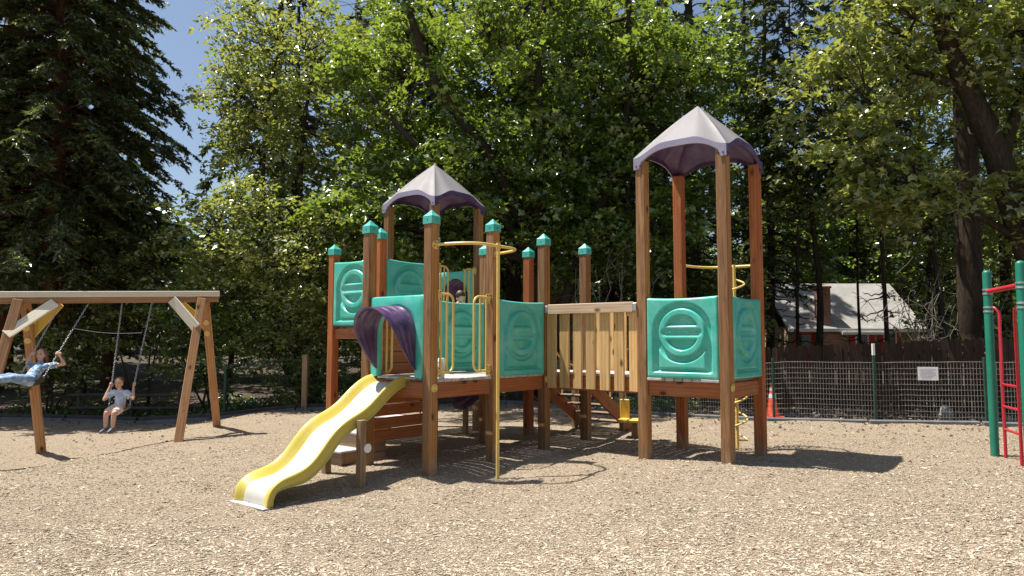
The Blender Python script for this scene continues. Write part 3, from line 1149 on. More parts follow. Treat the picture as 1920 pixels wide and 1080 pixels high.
# far stair down from the deck beyond the bridge
stair = obj('rear_stair', None, PLAY, (0, 0, 0))
for ii in (-A + 0.12, -0.05):
    beam_obj('stringer', (ii, J3 + 0.05, DZ - 0.16), (ii, J3 + 1.75, 0.0), 0.045, 0.24, M['beam_x'], stair)
    MB().box((ii, J3 + 1.30, 0.42), (0.09, 0.09, 0.95), bev=0.006).build('newel', M['old_post'], stair)
for k in range(6):
    for q in range(3):
        MB().box((-A / 2 + 0.04, J3 + 0.18 + k * 0.27 + q * 0.085, DZ - 0.16 - k * 0.17), (A - 0.22, 0.07, 0.035), bev=0.005).build('tread_slat', M['old_wood'], stair)
for ii in (-A + 0.12, -0.05):
    pts = []
    for k in range(30):
        t = k / 29
        pts.append((ii, J3 + 0.06 + t * 1.5, DZ + 0.72 - 0.95 * t + 0.07 * math.sin(t * 9)))
    MB().tube(pts, 0.018, 7).build('handrail', M['yellow'], stair)
    for t in (0.12, 0.55, 0.9):
        y = J3 + 0.06 + t * 1.5
        MB().tube([(ii, y, DZ - 0.12 - 0.95 * t), (ii, y, DZ + 0.72 - 0.95 * t)], 0.015, 7).build('handrail_post', M['yellow'], stair)

# yellow slide
SJ = [0.06, -0.06, -0.17, -0.28, -0.40, -0.50, -0.60, -0.70, -0.81, -0.92, -1.02, -1.12, -1.22, -1.30, -1.40, -1.50, -1.60, -1.72, -1.82, -1.89, -1.95, -1.99, -2.01, -2.015]
SZ = [1.208, 1.205, 1.175, 1.120, 1.040, 0.960, 0.878, 0.815, 0.765, 0.722, 0.672, 0.605, 0.508, 0.415, 0.312, 0.238, 0.195, 0.165, 0.142, 0.112, 0.070, 0.010, -0.06, -0.135]


def slide_mesh():
    k = len(SJ)
    tt = np.linspace(0, k - 1, 110)
    jj = np.interp(tt, np.arange(k), SJ)
    zz = np.interp(tt, np.arange(k), SZ)
    for _ in range(4):
        jj[1:-1] = (jj[:-2] + 2 * jj[1:-1] + jj[2:]) / 4
        zz[1:-1] = (zz[:-2] + 2 * zz[1:-1] + zz[2:]) / 4
    dj, dz = np.gradient(jj), np.gradient(zz)
    ll = np.hypot(dj, dz)
    nj, nz = dz / ll, -dj / ll                      # normal, up and out
    # section: (across, along the normal); the rims are the path
    bed, wall = -0.100, -0.150
    sec = [(-0.340, wall, 0), (-0.330, wall + 0.012, 0), (-0.327, wall + 0.055, 0), (-0.340, -0.04, 0), (-0.330, -0.006, 0), (-0.316, 0.0, 0), (-0.296, -0.008, 0), (-0.258, -0.040, 0), (-0.222, -0.078, 0), (-0.198, bed + 0.006, 0), (-0.175, bed, 1)]
    sec = sec + [(-x, y, 1 if k == len(sec) - 1 else 0) for k, (x, y, _) in list(enumerate(sec))[::-1]]
    P = np.zeros((len(tt), len(sec), 3))
    fl = np.interp(jj, [-2.04, -1.88, -1.6], [0.40, 0.66, 1.0])     # the exit lip is shallower
    for a in range(len(tt)):
        for b, (x, y, _) in enumerate(sec):
            P[a, b] = (x, jj[a] + nj[a] * y * fl[a], zz[a] + nz[a] * y * fl[a])
    mb = MB()
    c = len(sec) // 2
    mb.grid(P[:, :c - 1], mi=0)
    mb.grid(P[:, c - 2:c + 2], mi=1)
    mb.grid(P[:, c + 1:], mi=0)
    Q = P.copy()
    # underside, a little inside
    und = P[:, [0, 0, -1, -1]].copy()
    und[:, 1, 0] += 0.012
    und[:, 2, 0] -= 0.012
    for a in range(len(tt)):
        for b in (1, 2):
            und[a, b, 1] = jj[a] + nj[a] * (bed - 0.02) * fl[a]
            und[a, b, 2] = zz[a] + nz[a] * (bed - 0.02) * fl[a]
    mb.grid(und, mi=0, flip=True)
    mb.add(P[-1].tolist(), [tuple(range(len(sec)))], 0)
    return mb.mesh('slide', [M['slide'], M['slide_bed']])


slide = obj('slide', slide_mesh(), PLAY, (-0.757, 0, 0))
sx, sy = gxy(-0.757, -2.1)
MB().box((0, -2.02, g1(sx, sy) + 0.004), (0.68, 0.10, 0.014), bev=0.008).build('exit_plate', M['tread'], slide)
for dx, j, zt in ((-0.395, -0.70, 0.72), (0.40, -0.80, 0.70)):
    lx, ly = gxy(-0.757 + dx, j)
    zb = g1(lx, ly) - 0.2
    MB().box((dx, j, (zb + zt) / 2), (0.09, 0.09, zt - zb), bev=0.006).build('leg', M['old_post'], slide)
MB().disc((-0.757 + 0.395 + 0.05, -0.74, 0.36), (1, 0, 0.0), 0.055, 0.02, 14).build('bolt_cover', M['white_metal'], PLAY)

# yellow bolt covers
for p, ax in (((PS / 2 + 0.006, 0.0, 1.06), (1, 0, 0)), ((PS / 2 + 0.006, J2 - 0.02, 1.07), (1, 0, 0)), ((BR + CC + PS / 2 + 0.006, J2 + 0.0, 1.06), (1, 0, 0)), ((0.0, -PS / 2 - 0.006, 1.05), (0, 1, 0))):
    mb = MB().disc(p, ax, 0.052, 0.014, 16)
    for s in (-1, 1):
        mb.disc(Vector(p) + Vector((0, 0, 0.03 * s)), ax, 0.007, 0.02, 6, 1)
    if ax[0]:
        mb.build('bolt_cover', [M['yellow'], M['bolt']], PLAY)
# end strips on the tower deck edge
for a, b in ((BR + 0.08, BR + 0.30), (BR + 0.86, BR + CC - 0.08)):
    MB().box(((a + b) / 2, J2 - 0.065, DZ - 0.03), (b - a, 0.02, 0.035), bev=0.004).build('edge_strip', M['tread'], PLAY)

# purple scoop slide on the far side
def scoop_mesh():
    P = []
    for k in range(14):
        t = k / 13
        x = lerp(-A - 0.05, -A - 1.05, t)
        zc = lerp(1.08, 0.50, t ** 0.9) + 0.03 * math.sin(t * 6)
        row = []
        for q in range(15):
            a = math.pi * (q / 14)
            row.append((x, 3.05 - 0.27 * math.cos(a), zc + 0.30 - 0.34 * math.sin(a) ** 0.7))
        P.append(row)
    P = np.array(P)
    mb = MB().grid(P)
    P2 = P.copy()
    P2[:, :, 2] -= 0.03
    P2[:, :, 1] = 3.05 + (P2[:, :, 1] - 3.05) * 1.07
    mb.grid(P2, flip=True)
    mb.grid(np.stack([P[-1], P2[-1]]))
    mb.grid(np.stack([P[:, 0], P2[:, 0]]))
    mb.grid(np.stack([P[:, -1], P2[:, -1]]))
    return mb.mesh('rear_slide', [M['purple']])


rs = obj('rear_slide', scoop_mesh(), PLAY)
MB().box((-A - 0.95, 3.05, 0.15), (0.08, 0.08, 0.68), bev=0.006).build('leg', M['old_post'], rs)

# ------------------------------------------------------------------ swing set
BL_MID, BR_MID = Vector((-8.5, 12.4, 0)), Vector((-5.92, 13.7, 0))
BD = (BR_MID - BL_MID).normalized()


def beam_pt(px, z):
    """point of the beam seen in column px, at height z"""
    q = (px - 960) / 1340.8
    t = (q * BL_MID.y - BL_MID.x) / (BD.x - q * BD.y)
    p = BL_MID + BD * t
    return Vector((p.x, p.y, z))


def build_swing_frame():
    root = empty('swing_set', 'wooden swing frame with a long cream topped beam on slanted legs', 'swing frame', (BR_MID.x, BR_MID.y, 0))
    o = Vector(root.location)

    def beamz(p, dz):
        t = (p - BL_MID).dot(BD) / (BR_MID - BL_MID).length
        return lerp(2.335, 2.435, t) + dz
    a, b = BL_MID - BD * 1.9, BR_MID + BD * 0.27
    a, b = Vector((a.x, a.y, beamz(a, 0))), Vector((b.x, b.y, beamz(b, 0)))
    beam_obj('beam', a - o, b - o, 0.13, 0.10, M['beam_x_l'], root)
    beam_obj('top_board', a - o + Vector((0, 0, 0.105)), b - o + BD * 0.01 + Vector((0, 0, 0.105)), 0.17, 0.105, M['cream_board'], root)
    sets = [(BR_MID, Vector((-5.77, 12.47, 0)), Vector((-6.06, 14.92, 0)), -1), (BL_MID, Vector((-8.45, 11.2, 0)), Vector((-8.73, 13.5, 0)), 1)]
    for mid, f, bk, s in sets:
        for foot, cm in ((f, M['cream_board']), (bk, M['yellow_board'])):
            zt = beamz(mid, 0.0)
            top = Vector((mid.x, mid.y, zt))
            out = (foot - mid).normalized()
            zf = g1(foot.x, foot.y) - 0.2
            ft = Vector((foot.x, foot.y, zf))
            tp = top + Vector((out.x, out.y, 0)) * 0.11
            beam_obj('leg', ft - o, tp - o, 0.13, 0.15, M['beam_x_l'], root, BD, 0.008)
            # gusset board from the beam to the leg
            p = tp + (ft - tp) * 0.20
            q = top + BD * (s * 0.52) + Vector((out.x, out.y, 0)) * 0.085 + Vector((0, 0, -0.02))
            p = p + Vector((out.x, out.y, 0)) * 0.06
            nrm = Vector((out.x, out.y, 0))
            beam_obj('brace', q - o, p - o, 0.045, 0.17, cm, root, (q - p).cross(nrm))
            for fr in (0.16, 0.235):
                c = tp + (ft - tp) * fr - Vector((out.x, out.y, 0)) * 0.075 - o
                if foot is bk:
                    MB().disc(c, (out.x, out.y, 0.2), 0.055, 0.03, 14).build('bolt_cover', M['yellow'], root)
    return root


M['beam_x_l'] = wood('swing_beam', 'x', (0.27, 0.11, 0.04), (0.52, 0.28, 0.12), grey=(0.40, 0.28, 0.19), grey_amt=0.3)
M['cream_board'] = wood('cream_board', 'x', (0.68, 0.60, 0.44), (0.80, 0.74, 0.58), grey=(0.78, 0.73, 0.62), grey_amt=0.4)
M['yellow_board'] = plastic('yellow_board', (0.62, 0.40, 0.04), 0.5)
build_swing_frame()


def chain(p, q, name, parent, o):
    p, q = Vector(p), Vector(q)
    d = q - p
    n = int(d.length / 0.040)
    x = d.normalized()
    u = x.orthogonal().normalized()
    w = x.cross(u)
    mb = MB()
    for k in range(n):
        c = p + d * ((k + 0.5) / n) - o
        s = u if k % 2 else w
        pts = []
        for a in range(9):
            an = 2 * math.pi * a / 8
            pts.append(c + x * (0.027 * math.cos(an)) + s * (0.0125 * math.sin(an)))
        mb.tube(pts, 0.0044, 4, caps=False)
    return mb.build(name, M['steel'], parent)


def swing(label, tops, ends, sag):
    c = (Vector(ends[0]) + Vector(ends[1])) / 2
    root = empty('swing', label, 'swing', c, 0, 'swings hanging from the wooden frame')
    ctr = []
    for k in range(13):
        t = k / 12
        p = Vector(ends[0]).lerp(Vector(ends[1]), t) - c
        p = p + Vector(sag) * (1 - (2 * t - 1) ** 2) ** 0.8
        ctr.append(p)
    wdir = Vector(ends[1]) - Vector(ends[0])
    wv = wdir.cross(Vector(sag)).normalized() * 0.07
    th = Vector(sag).normalized() * 0.012
    P = np.array([[p - wv, p + wv, p + wv + th, p - wv + th, p - wv] for p in ctr])
    MB().grid(P, smooth=False).build('seat', M['black_rubber'], root)
    for t, e in zip(tops, ends):
        chain(t, e, 'chain', root, c)
    return root


G_E = [Vector((-8.20, 11.98, 1.03)), Vector((-7.80, 11.98, 1.03))]
B_E = [Vector((-7.10, 12.72, 0.50)), Vector((-6.74, 12.72, 0.50))]
G_T = [beam_pt(113, 2.30), beam_pt(165, 2.31)]
B_T = [beam_pt(228, 2.33), beam_pt(284, 2.36)]
swing('black belt swing on steel chains carrying the girl in the blue dress', G_T, G_E, (0, -0.06, -0.10))
swing('black belt swing on steel chains under the boy in pink shorts', B_T, B_E, (0, 0, -0.09))


# ------------------------------------------------------------------ people
def remesh(mb, voxel, smooth=5, mats=()):
    me = mb.mesh('tmp', [])
    o = bpy.data.objects.new('tmp', me)
    COL.objects.link(o)
    r = o.modifiers.new('r', 'REMESH')
    r.mode = 'VOXEL'
    r.voxel_size = voxel
    r.use_smooth_shade = True
    s = o.modifiers.new('s', 'SMOOTH')
    s.factor = 0.5
    s.iterations = smooth
    bpy.context.view_layer.update()
    out = bpy.data.meshes.new_from_object(o.evaluated_get(bpy.context.evaluated_depsgraph_get()))
    bpy.data.objects.remove(o)
    out.materials.clear()
    for m in mats:
        out.materials.append(m)
    out.polygons.foreach_set('use_smooth', [True] * len(out.polygons))
    return out


def capsule(mb, pts, rs, n=12):
    """tapered chain with round ends, resampled so that the surface bends smoothly"""
    mb.tube(pts, rs, n)
    for p, r in zip(pts, rs):
        mb.ellipsoid(p, (r, r, r), 12, 8)


def hand(mb, wrist, grip, axis, s, side):
    """palm and five fingers curled round a rod through `grip` with direction `axis`"""
    wrist, grip, axis = Vector(wrist), Vector(grip), Vector(axis).normalized()
    to = (grip - wrist)
    to = (to - axis * to.dot(axis)).normalized()
    n = axis.cross(to).normalized() * side
    pc = grip - to * 0.022 * s
    rot = Matrix((to, axis, n)).transposed()
    mb.ellipsoid(pc - n * 0.006 * s, (0.032 * s, 0.034 * s, 0.016 * s), 12, 8, rot)
    capsule(mb, [wrist, pc], [0.020 * s, 0.022 * s])
    for k in range(4):
        off = axis * ((k - 1.5) * 0.0165 * s)
        L = (0.85, 1.0, 0.96, 0.78)[k] * s
        b = grip + off + to * 0.004
        pts = [b - n * 0.012 * s, b + to * 0.021 * L - n * 0.010 * s, b + to * 0.030 * L + n * 0.008 * s, b + to * 0.014 * L + n * 0.020 * s, b - to * 0.004 * L + n * 0.020 * s]
        capsule(mb, pts, [0.0082 * s, 0.0078 * s, 0.0074 * s, 0.0068 * s, 0.006 * s], 8)
    tb = pc + axis * 0.024 * s
    capsule(mb, [tb, tb + axis * 0.012 * s + n * 0.014 * s, tb + to * 0.012 * s + n * 0.024 * s, tb + to * 0.026 * s + n * 0.024 * s], [0.010 * s, 0.0092 * s, 0.0085 * s, 0.007 * s], 8)


def child(label, J, s, hair, hair_style, top_mat, bot_mat, shirt, shorts, sleeves=True, face_dir=(0, -1, 0), up=(0, 0, 1), shoes=None, grips=None):
    """J: joints in world space; s: scale of radii (1 = a child of about 1.05 m)"""
    J = {k: Vector(v) for k, v in J.items()}
    f = Vector(face_dir).normalized()
    u = Vector(up)
    u = (u - f * u.dot(f)).normalized()
    r = f.cross(u).normalized()
    H = J['head']
    rot = Matrix((r, f, u)).transposed()
    body = MB()
    body.ellipsoid(H + u * 0.012 * s, (0.066 * s, 0.078 * s, 0.088 * s), 18, 14, rot)
    body.ellipsoid(H + f * 0.016 * s - u * 0.045 * s, (0.050 * s, 0.056 * s, 0.048 * s), 14, 10, rot)
    body.ellipsoid(H + f * 0.078 * s - u * 0.022 * s, (0.010 * s, 0.013 * s, 0.012 * s), 8, 6, rot)
    for q in (-1, 1):
        body.ellipsoid(H + r * q * 0.067 * s - u * 0.012 * s, (0.009 * s, 0.014 * s, 0.022 * s), 8, 6, rot)
    capsule(body, [J['neck'] - u * 0.02 * s, H - u * 0.05 * s], [0.035 * s, 0.035 * s])
    capsule(body, [J['pelvis'], J['pelvis'].lerp(J['chest'], 0.5), J['chest'], J['neck']], [0.082 * s, 0.078 * s, 0.082 * s, 0.045 * s])
    for q in 'lr':
        sh, el, wr = J['sh_' + q], J['el_' + q], J['wr_' + q]
        capsule(body, [J['chest'].lerp(J['neck'], 0.4), sh], [0.05 * s, 0.036 * s])
        capsule(body, [sh, sh.lerp(el, 0.5), el], [0.036 * s, 0.031 * s, 0.026 * s])
        capsule(body, [el, el.lerp(wr, 0.4), wr], [0.026 * s, 0.025 * s, 0.018 * s])
        hp, kn, an, to = J['hip_' + q], J['kn_' + q], J['an_' + q], J['toe_' + q]
        capsule(body, [J['pelvis'].lerp(hp, 0.6), hp.lerp(kn, 0.3), kn], [0.066 * s, 0.058 * s, 0.042 * s])
        capsule(body, [kn, kn.lerp(an, 0.35), an], [0.042 * s, 0.042 * s, 0.027 * s])
        capsule(body, [an, an.lerp(to, 0.6), to], [0.03 * s, 0.026 * s, 0.018 * s])
        if grips and q in grips:
            hand(body, wr, grips[q][0], grips[q][1], s, 1 if q == 'l' else -1)
        else:
            hand(body, wr, wr + (wr - el).normalized() * 0.06 * s, r, s, 1 if q == 'l' else -1)
    p = obj('person', remesh(body, 0.0085 * s, 3, [M['skin']]), label=label, category='person')
    # clothes
    t = MB()
    g = 0.012 * s
    capsule(t, [J['pelvis'] + (J['chest'] - J['pelvis']) * -0.05, J['pelvis'].lerp(J['chest'], 0.5), J['chest'], J['chest'].lerp(J['neck'], 0.75)], [0.092 * s, 0.09 * s, 0.093 * s, 0.056 * s])
    for q in 'lr':
        sh, el = J['sh_' + q], J['el_' + q]
        if sleeves:
            e = sh.lerp(el, 0.62)
            capsule(t, [J['chest'].lerp(J['neck'], 0.4), sh], [0.06 * s, 0.05 * s])
            t.tube([sh, e], [0.05 * s, 0.052 * s], 12)
    obj(shirt, remesh(t, 0.014 * s, 4, [top_mat]), p)
    b = MB()
    for q in 'lr':
        hp, kn, an = J['hip_' + q], J['kn_' + q], J['an_' + q]
        fr = {'shorts': 0.86, 'skirt': 0.95, 'trousers': 1.0}[shorts]
        capsule(b, [J['pelvis'].lerp(hp, 0.6), hp.lerp(kn, 0.3)], [0.083 * s, 0.074 * s])
        b.tube([hp.lerp(kn, 0.3), hp.lerp(kn, fr)], [0.074 * s, 0.068 * s], 12)
        if shorts == 'skirt':
            capsule(b, [hp.lerp(kn, 0.3), (hp.lerp(kn, fr) + J['kn_l'].lerp(J['kn_r'], 0.5)) / 2], [0.08 * s, 0.075 * s])
        if shorts == 'trousers':
            capsule(b, [kn, an], [0.056 * s, 0.046 * s])
    b.ellipsoid(J['pelvis'], (0.09 * s,) * 3)
    obj('trousers' if shorts == 'trousers' else shorts, remesh(b, 0.014 * s, 4, [bot_mat]), p)
    for q in 'lr':
        an, to = J['an_' + q], J['toe_' + q]
        d = (to - an).normalized()
        sm = MB()
        capsule(sm, [an - d * 0.012 * s, an.lerp(to, 0.55), to + d * 0.006 * s], [0.037 * s, 0.034 * s, 0.026 * s])
        obj('shoe', remesh(sm, 0.010 * s, 3, [shoes or M['shoe']]), p)
    # hair
    h = MB()
    if hair_style == 'short':
        h.ellipsoid(H + u * 0.046 * s - f * 0.022 * s, (0.071 * s, 0.074 * s, 0.066 * s), 18, 14, rot)
    else:
        h.ellipsoid(H + u * 0.028 * s - f * 0.016 * s, (0.076 * s, 0.078 * s, 0.082 * s), 18, 14, rot)
    if hair_style == 'long':
        for q in (-1, 1):
            capsule(h, [H + r * q * 0.058 * s - f * 0.01 * s + u * 0.03 * s, H + r * q * 0.076 * s - f * 0.02 * s - u * 0.05 * s, H + r * q * 0.085 * s - f * 0.045 * s - u * 0.15 * s + Vector((q * 0.01, 0, -0.02))], [0.03 * s, 0.028 * s, 0.016 * s])
        capsule(h, [H - f * 0.06 * s, H - f * 0.085 * s - u * 0.1 * s, H - f * 0.09 * s - u * 0.2 * s], [0.06 * s, 0.055 * s, 0.03 * s])
    obj('hair', remesh(h, 0.011 * s, 2, [hair]), p)
    fc_ = MB()
    for q in (-1, 1):
        fc_.ellipsoid(H + r * q * 0.027 * s + f * 0.0715 * s + u * 0.002 * s, (0.010 * s, 0.006 * s, 0.0065 * s), 8, 6, rot)
    fc_.build('eyes', M['eye'], p)
    ft = MB()
    for q in (-1, 1):
        ft.ellipsoid(H + r * q * 0.027 * s + f * 0.073 * s + u * 0.018 * s, (0.015 * s, 0.005 * s, 0.0035 * s), 8, 5, rot)
    ft.build('eyebrows', hair, p)
    MB().ellipsoid(H + f * 0.0705 * s - u * 0.052 * s, (0.019 * s, 0.008 * s, 0.0065 * s), 10, 6, rot).build('mouth', M['lips'], p)
    return p


def on(p, q, t):
    return Vector(p).lerp(Vector(q), t)


# the girl, leaning back in full swing towards the camera
gl, gr = on(G_T[0], G_E[0], 0.69), on(G_T[1], G_E[1], 0.69)
ax_l, ax_r = G_T[0] - G_E[0], G_T[1] - G_E[1]
child('girl in a blue patterned dress with long hair leaning back on the swing',
      dict(head=(-8.06, 12.30, 1.40), neck=(-8.05, 12.28, 1.27), chest=(-8.02, 12.16, 1.16), pelvis=(-8.00, 11.93, 0.99),
           sh_l=(-8.15, 12.20, 1.21), sh_r=(-7.90, 12.20, 1.21), el_l=gl + Vector((-0.10, 0.02, -0.16)), el_r=gr + Vector((0.10, 0.02, -0.18)),
           wr_l=gl + Vector((-0.035, 0.0, -0.045)), wr_r=gr + Vector((0.035, 0.0, -0.045)),
           hip_l=(-8.06, 11.88, 1.0), hip_r=(-7.94, 11.88, 1.0), kn_l=(-8.12, 11.58, 1.06), kn_r=(-8.02, 11.58, 1.04),
           an_l=(-8.18, 11.28, 1.05), an_r=(-8.10, 11.27, 1.02), toe_l=(-8.19, 11.22, 1.17), toe_r=(-8.11, 11.2, 1.13)),
      1.08, M['hair_brown'], 'long', M['dress'], M['jeans'], 'dress_top', 'trousers', True, (0.05, -1, 0.12), (0, 0.2, 1), M['shoe'], {'l': (gl, ax_l), 'r': (gr, ax_r)})
# the boy, sitting upright
bl, br_ = on(B_T[0], B_E[0], 0.80), on(B_T[1], B_E[1], 0.80)
child('small boy in a pale blue shirt and pink shorts sitting on a swing',
      dict(head=(-6.93, 12.70, 0.90), neck=(-6.93, 12.74, 0.775), chest=(-6.92, 12.76, 0.66), pelvis=(-6.92, 12.74, 0.49),
           sh_l=(-7.04, 12.75, 0.735), sh_r=(-6.81, 12.75, 0.735), el_l=(-7.17, 12.68, 0.61), el_r=(-6.66, 12.68, 0.63),
           wr_l=bl + Vector((-0.01, -0.035, -0.03)), wr_r=br_ + Vector((0.01, -0.035, -0.03)),
           hip_l=(-6.98, 12.68, 0.46), hip_r=(-6.87, 12.68, 0.46), kn_l=(-7.0, 12.46, 0.40), kn_r=(-6.86, 12.46, 0.40),
           an_l=(-6.98, 12.42, 0.13), an_r=(-6.87, 12.44, 0.13), toe_l=(-7.0, 12.32, 0.09), toe_r=(-6.87, 12.33, 0.09)),
      1.0, M['hair_brown'], 'short', M['boy_shirt'], M['boy_shorts'], 'shirt', 'shorts', True, (0.1, -1, -0.05), (0, 0, 1), M['shoe'], {'l': (bl, B_T[0] - B_E[0]), 'r': (br_, B_T[1] - B_E[1])})
# child on the landing behind the panel, head bowed
kx, ky = gxy(-1.50, 2.15)
child('child with dark hair in a pale shirt bowing its head behind a teal panel',
      dict(head=(kx + 0.04, ky - 0.05, 2.36), neck=(kx, ky + 0.03, 2.26), chest=(kx, ky + 0.06, 2.12), pelvis=(kx - 0.02, ky + 0.05, 1.84),
           sh_l=(kx - 0.15, ky + 0.05, 2.2), sh_r=(kx + 0.15, ky + 0.05, 2.2), el_l=(kx - 0.17, ky - 0.02, 1.98), el_r=(kx + 0.2, ky - 0.02, 1.98),
           wr_l=(kx - 0.1, ky - 0.16, 1.9), wr_r=(kx + 0.12, ky - 0.16, 1.9),
           hip_l=(kx - 0.08, ky + 0.04, 1.8), hip_r=(kx + 0.06, ky + 0.04, 1.8), kn_l=(kx - 0.09, ky, 1.5), kn_r=(kx + 0.07, ky, 1.5),
           an_l=(kx - 0.09, ky + 0.03, 1.215), an_r=(kx + 0.07, ky + 0.03, 1.215), toe_l=(kx - 0.09, ky - 0.1, 1.20), toe_r=(kx + 0.07, ky - 0.1, 1.20)),
      1.12, M['hair_dark'], 'short', M['white_shirt'], M['dark_shorts'], 'shirt', 'shorts', True, (0.3, -0.5, -1.0), (0, -0.9, 0.4))

# steel tumbler on the deck edge
bx, by = gxy(-0.06, 0.265)
bot = empty('drink_bottle', 'pale steel drink bottle standing on the deck edge beside the front post', 'bottle', (bx, by, DZ))
MB().tube([(0, 0, 0), (0, 0, 0.006), (0, 0, 0.19), (0, 0, 0.205)], [0.040, 0.043, 0.047, 0.045], 16).build('body', M['white_metal'], bot)
MB().tube([(0, 0, 0.206), (0, 0, 0.245), (0, 0, 0.262)], [0.048, 0.048, 0.038], 16).build('lid', M['white_band'], bot)

# ------------------------------------------------------------------ red and green climber at the right edge
def build_climber():
    a, b = Vector((6.57, 9.86, 0)), Vector((6.19, 8.67, 0))
    root = empty('ladder_climber', 'red ladder clamped between two tall green pipes', 'climber', a)
    u = (b - a).normalized()
    n = Vector((-u.y, u.x, 0))
    if n.x < 0:
        n = -n
    for p in (a, b):
        z0 = g1(p.x, p.y) - 0.2
        q = p - a
        c = MB()
        zt = 2.60
        pts = [(q.x, q.y, z0), (q.x, q.y, zt)] + [(q.x, q.y, zt + 0.045 * math.sin(t)) for t in (0.4, 0.9, 1.3, 1.57)]
        c.tube(pts, [0.054, 0.054] + [0.054 * math.cos(t) + 0.002 for t in (0.4, 0.9, 1.3, 1.57)], 20)
        po = c.build('pipe_post', M['green_pipe'], root)
        for z in (2.345, 2.10):
            for dz in (-0.028, 0.028):
                MB().tube([(q.x, q.y, z + dz - 0.012), (q.x, q.y, z + dz + 0.012)], 0.060, 18).build('clamp', M['steel'], po)
    MB().tube([Vector((0, 0, 2.345)) - u * 0.03, b - a + Vector((0, 0, 2.345)) + u * 0.03], 0.034, 12).build('crossbar', M['red_pipe'], root)
    off = n * 0.09
    rails = []
    for t, s in ((0.12, -1), (0.70, 1)):
        p = u * t + off
        zb = g1(a.x + p.x, a.y + p.y) - 0.15
        top = 2.05
        pts = [Vector((p.x, p.y, zb)), Vector((p.x, p.y, top))]
        base = (Vector((0, 0, 0)) if s < 0 else (b - a))
        for k in range(1, 6):
            w = k / 5
            e = p.lerp(base * 0.5 + p * 0.5, w) if s < 0 else p.lerp(p + u * 0.12, w)
            pts.append(Vector((e.x, e.y, top + 0.07 * math.sin(w * math.pi / 2))))
        MB().tube(pts, 0.021, 10).build('ladder_rail', M['red_pipe'], root)
        rails.append(p)
    for z in (1.085, 0.79, 0.485):
        MB().tube([rails[0] + Vector((0, 0, z)), rails[1] + Vector((0, 0, z))], 0.017, 9).build('rung', M['red_pipe'], root)


build_climber()

# ------------------------------------------------------------------ yellow bench seat behind the bridge
yx, yy = 2.02, 12.2
ys = empty('yellow_chair', 'small yellow seat with an upright back on a wooden leg behind the bridge', 'seat', (yx, yy, 0), -0.35)
MB().box((0, 0, 0.32), (0.42, 0.34, 0.05), bev=0.01).build('seat', M['yellow_board'], ys)
MB().box((-0.14, 0.14, 0.50), (0.16, 0.05, 0.32), bev=0.01).build('backrest', M['yellow_board'], ys)
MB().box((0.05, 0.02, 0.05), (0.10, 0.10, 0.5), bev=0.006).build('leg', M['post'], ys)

# ------------------------------------------------------------------ traffic cone
cx_, cy_ = 5.42, 15.0
cone = empty('traffic_cone', 'orange traffic cone with two pale bands behind the wire mesh fence', 'traffic cone', (cx_, cy_, g1(cx_, cy_)))
MB().box((0, 0, 0.018), (0.36, 0.36, 0.036), bev=0.01).build('base', M['cone_red'], cone)
MB().tube([(0, 0, 0.03), (0, 0, 0.05), (0, 0, 0.68), (0, 0, 0.71)], [0.145, 0.13, 0.035, 0.025], 20).build('cone_body', M['cone_red'], cone)
for z0, z1 in ((0.40, 0.49), (0.55, 0.62)):
    f = lambda z: lerp(0.13, 0.035, (z - 0.05) / 0.63) + 0.003
    MB().tube([(0, 0, z0), (0, 0, z1)], [f(z0), f(z1)], 20, caps=False).build('reflective_band', M['white_band'], cone)


# ------------------------------------------------------------------ fences
def pline(pts, step):
    out = []
    for (x0, y0), (x1, y1) in zip(pts[:-1], pts[1:]):
        d = math.hypot(x1 - x0, y1 - y0)
        n = max(1, round(d / step))
        for k in range(n):
            out.append((lerp(x0, x1, k / n), lerp(y0, y1, k / n), math.atan2(y1 - y0, x1 - x0)))
    return out


def build_board_fence():
    root = empty('board_fence', 'tall dark brown fence of upright boards in front of the house', 'fence', (6.3, 17.6, 0))
    line = [(1.6, 19.1), (6.3, 17.6), (10.3, 15.5), (13.9, 13.6), (20.5, 10.6)]
    fx, ft = [p[0] for p in line], [1.44, 1.52, 1.73, 1.86, 1.9]
    shapes = []
    for k in range(4):
        mb = MB()
        w, t = 0.136, 0.020
        top = [(-w / 2, 0), (-w / 2, 1.0), (-w / 2 + 0.03, 1.0), (w / 2 - 0.03, 1.0), (w / 2, 1.0), (w / 2, 0)]
        zs = [0, 0.965, 1.0, 1.0, 0.965, 0]
        F_ = [(x, -t / 2, z) for (x, _), z in zip(top, zs)]
        B_ = [(x, t / 2, z) for (x, _), z in zip(top, zs)]
        n = len(F_)
        fs = [tuple(range(n))[::-1], tuple(range(n, 2 * n))] + [(i, (i + 1) % n, n + (i + 1) % n, n + i) for i in range(n)]
        mb.add(F_ + B_, fs)
        shapes.append(mb.mesh('board', [M['fence_board']]))
    for i, (x, y, an) in enumerate(pline(line, 0.142)):
        z0 = g1(x, y) - 0.1
        h = float(np.interp(x, fx, ft)) - z0 + RNG.normal(0, 0.012)
        o = obj('board', shapes[i % 4], root, (x - 6.3 , y - 17.6 + RNG.normal(0, 0.004), z0), (RNG.normal(0, 0.006), RNG.normal(0, 0.008), an + RNG.normal(0, 0.02)))
        o.scale = (0.98 + RNG.normal(0, 0.012), 1, h)
    for (x0, y0), (x1, y1), t0, t1 in zip(line[:-1], line[1:], ft[:-1], ft[1:]):
        for dz in (-0.25, -1.2):
            MB().beam((x0 - 6.3, y0 - 17.6 + 0.045, t0 + dz), (x1 - 6.3, y1 - 17.6 + 0.045, t1 + dz), 0.04, 0.09).build('rail', M['dark_timber'], root)


build_board_fence()


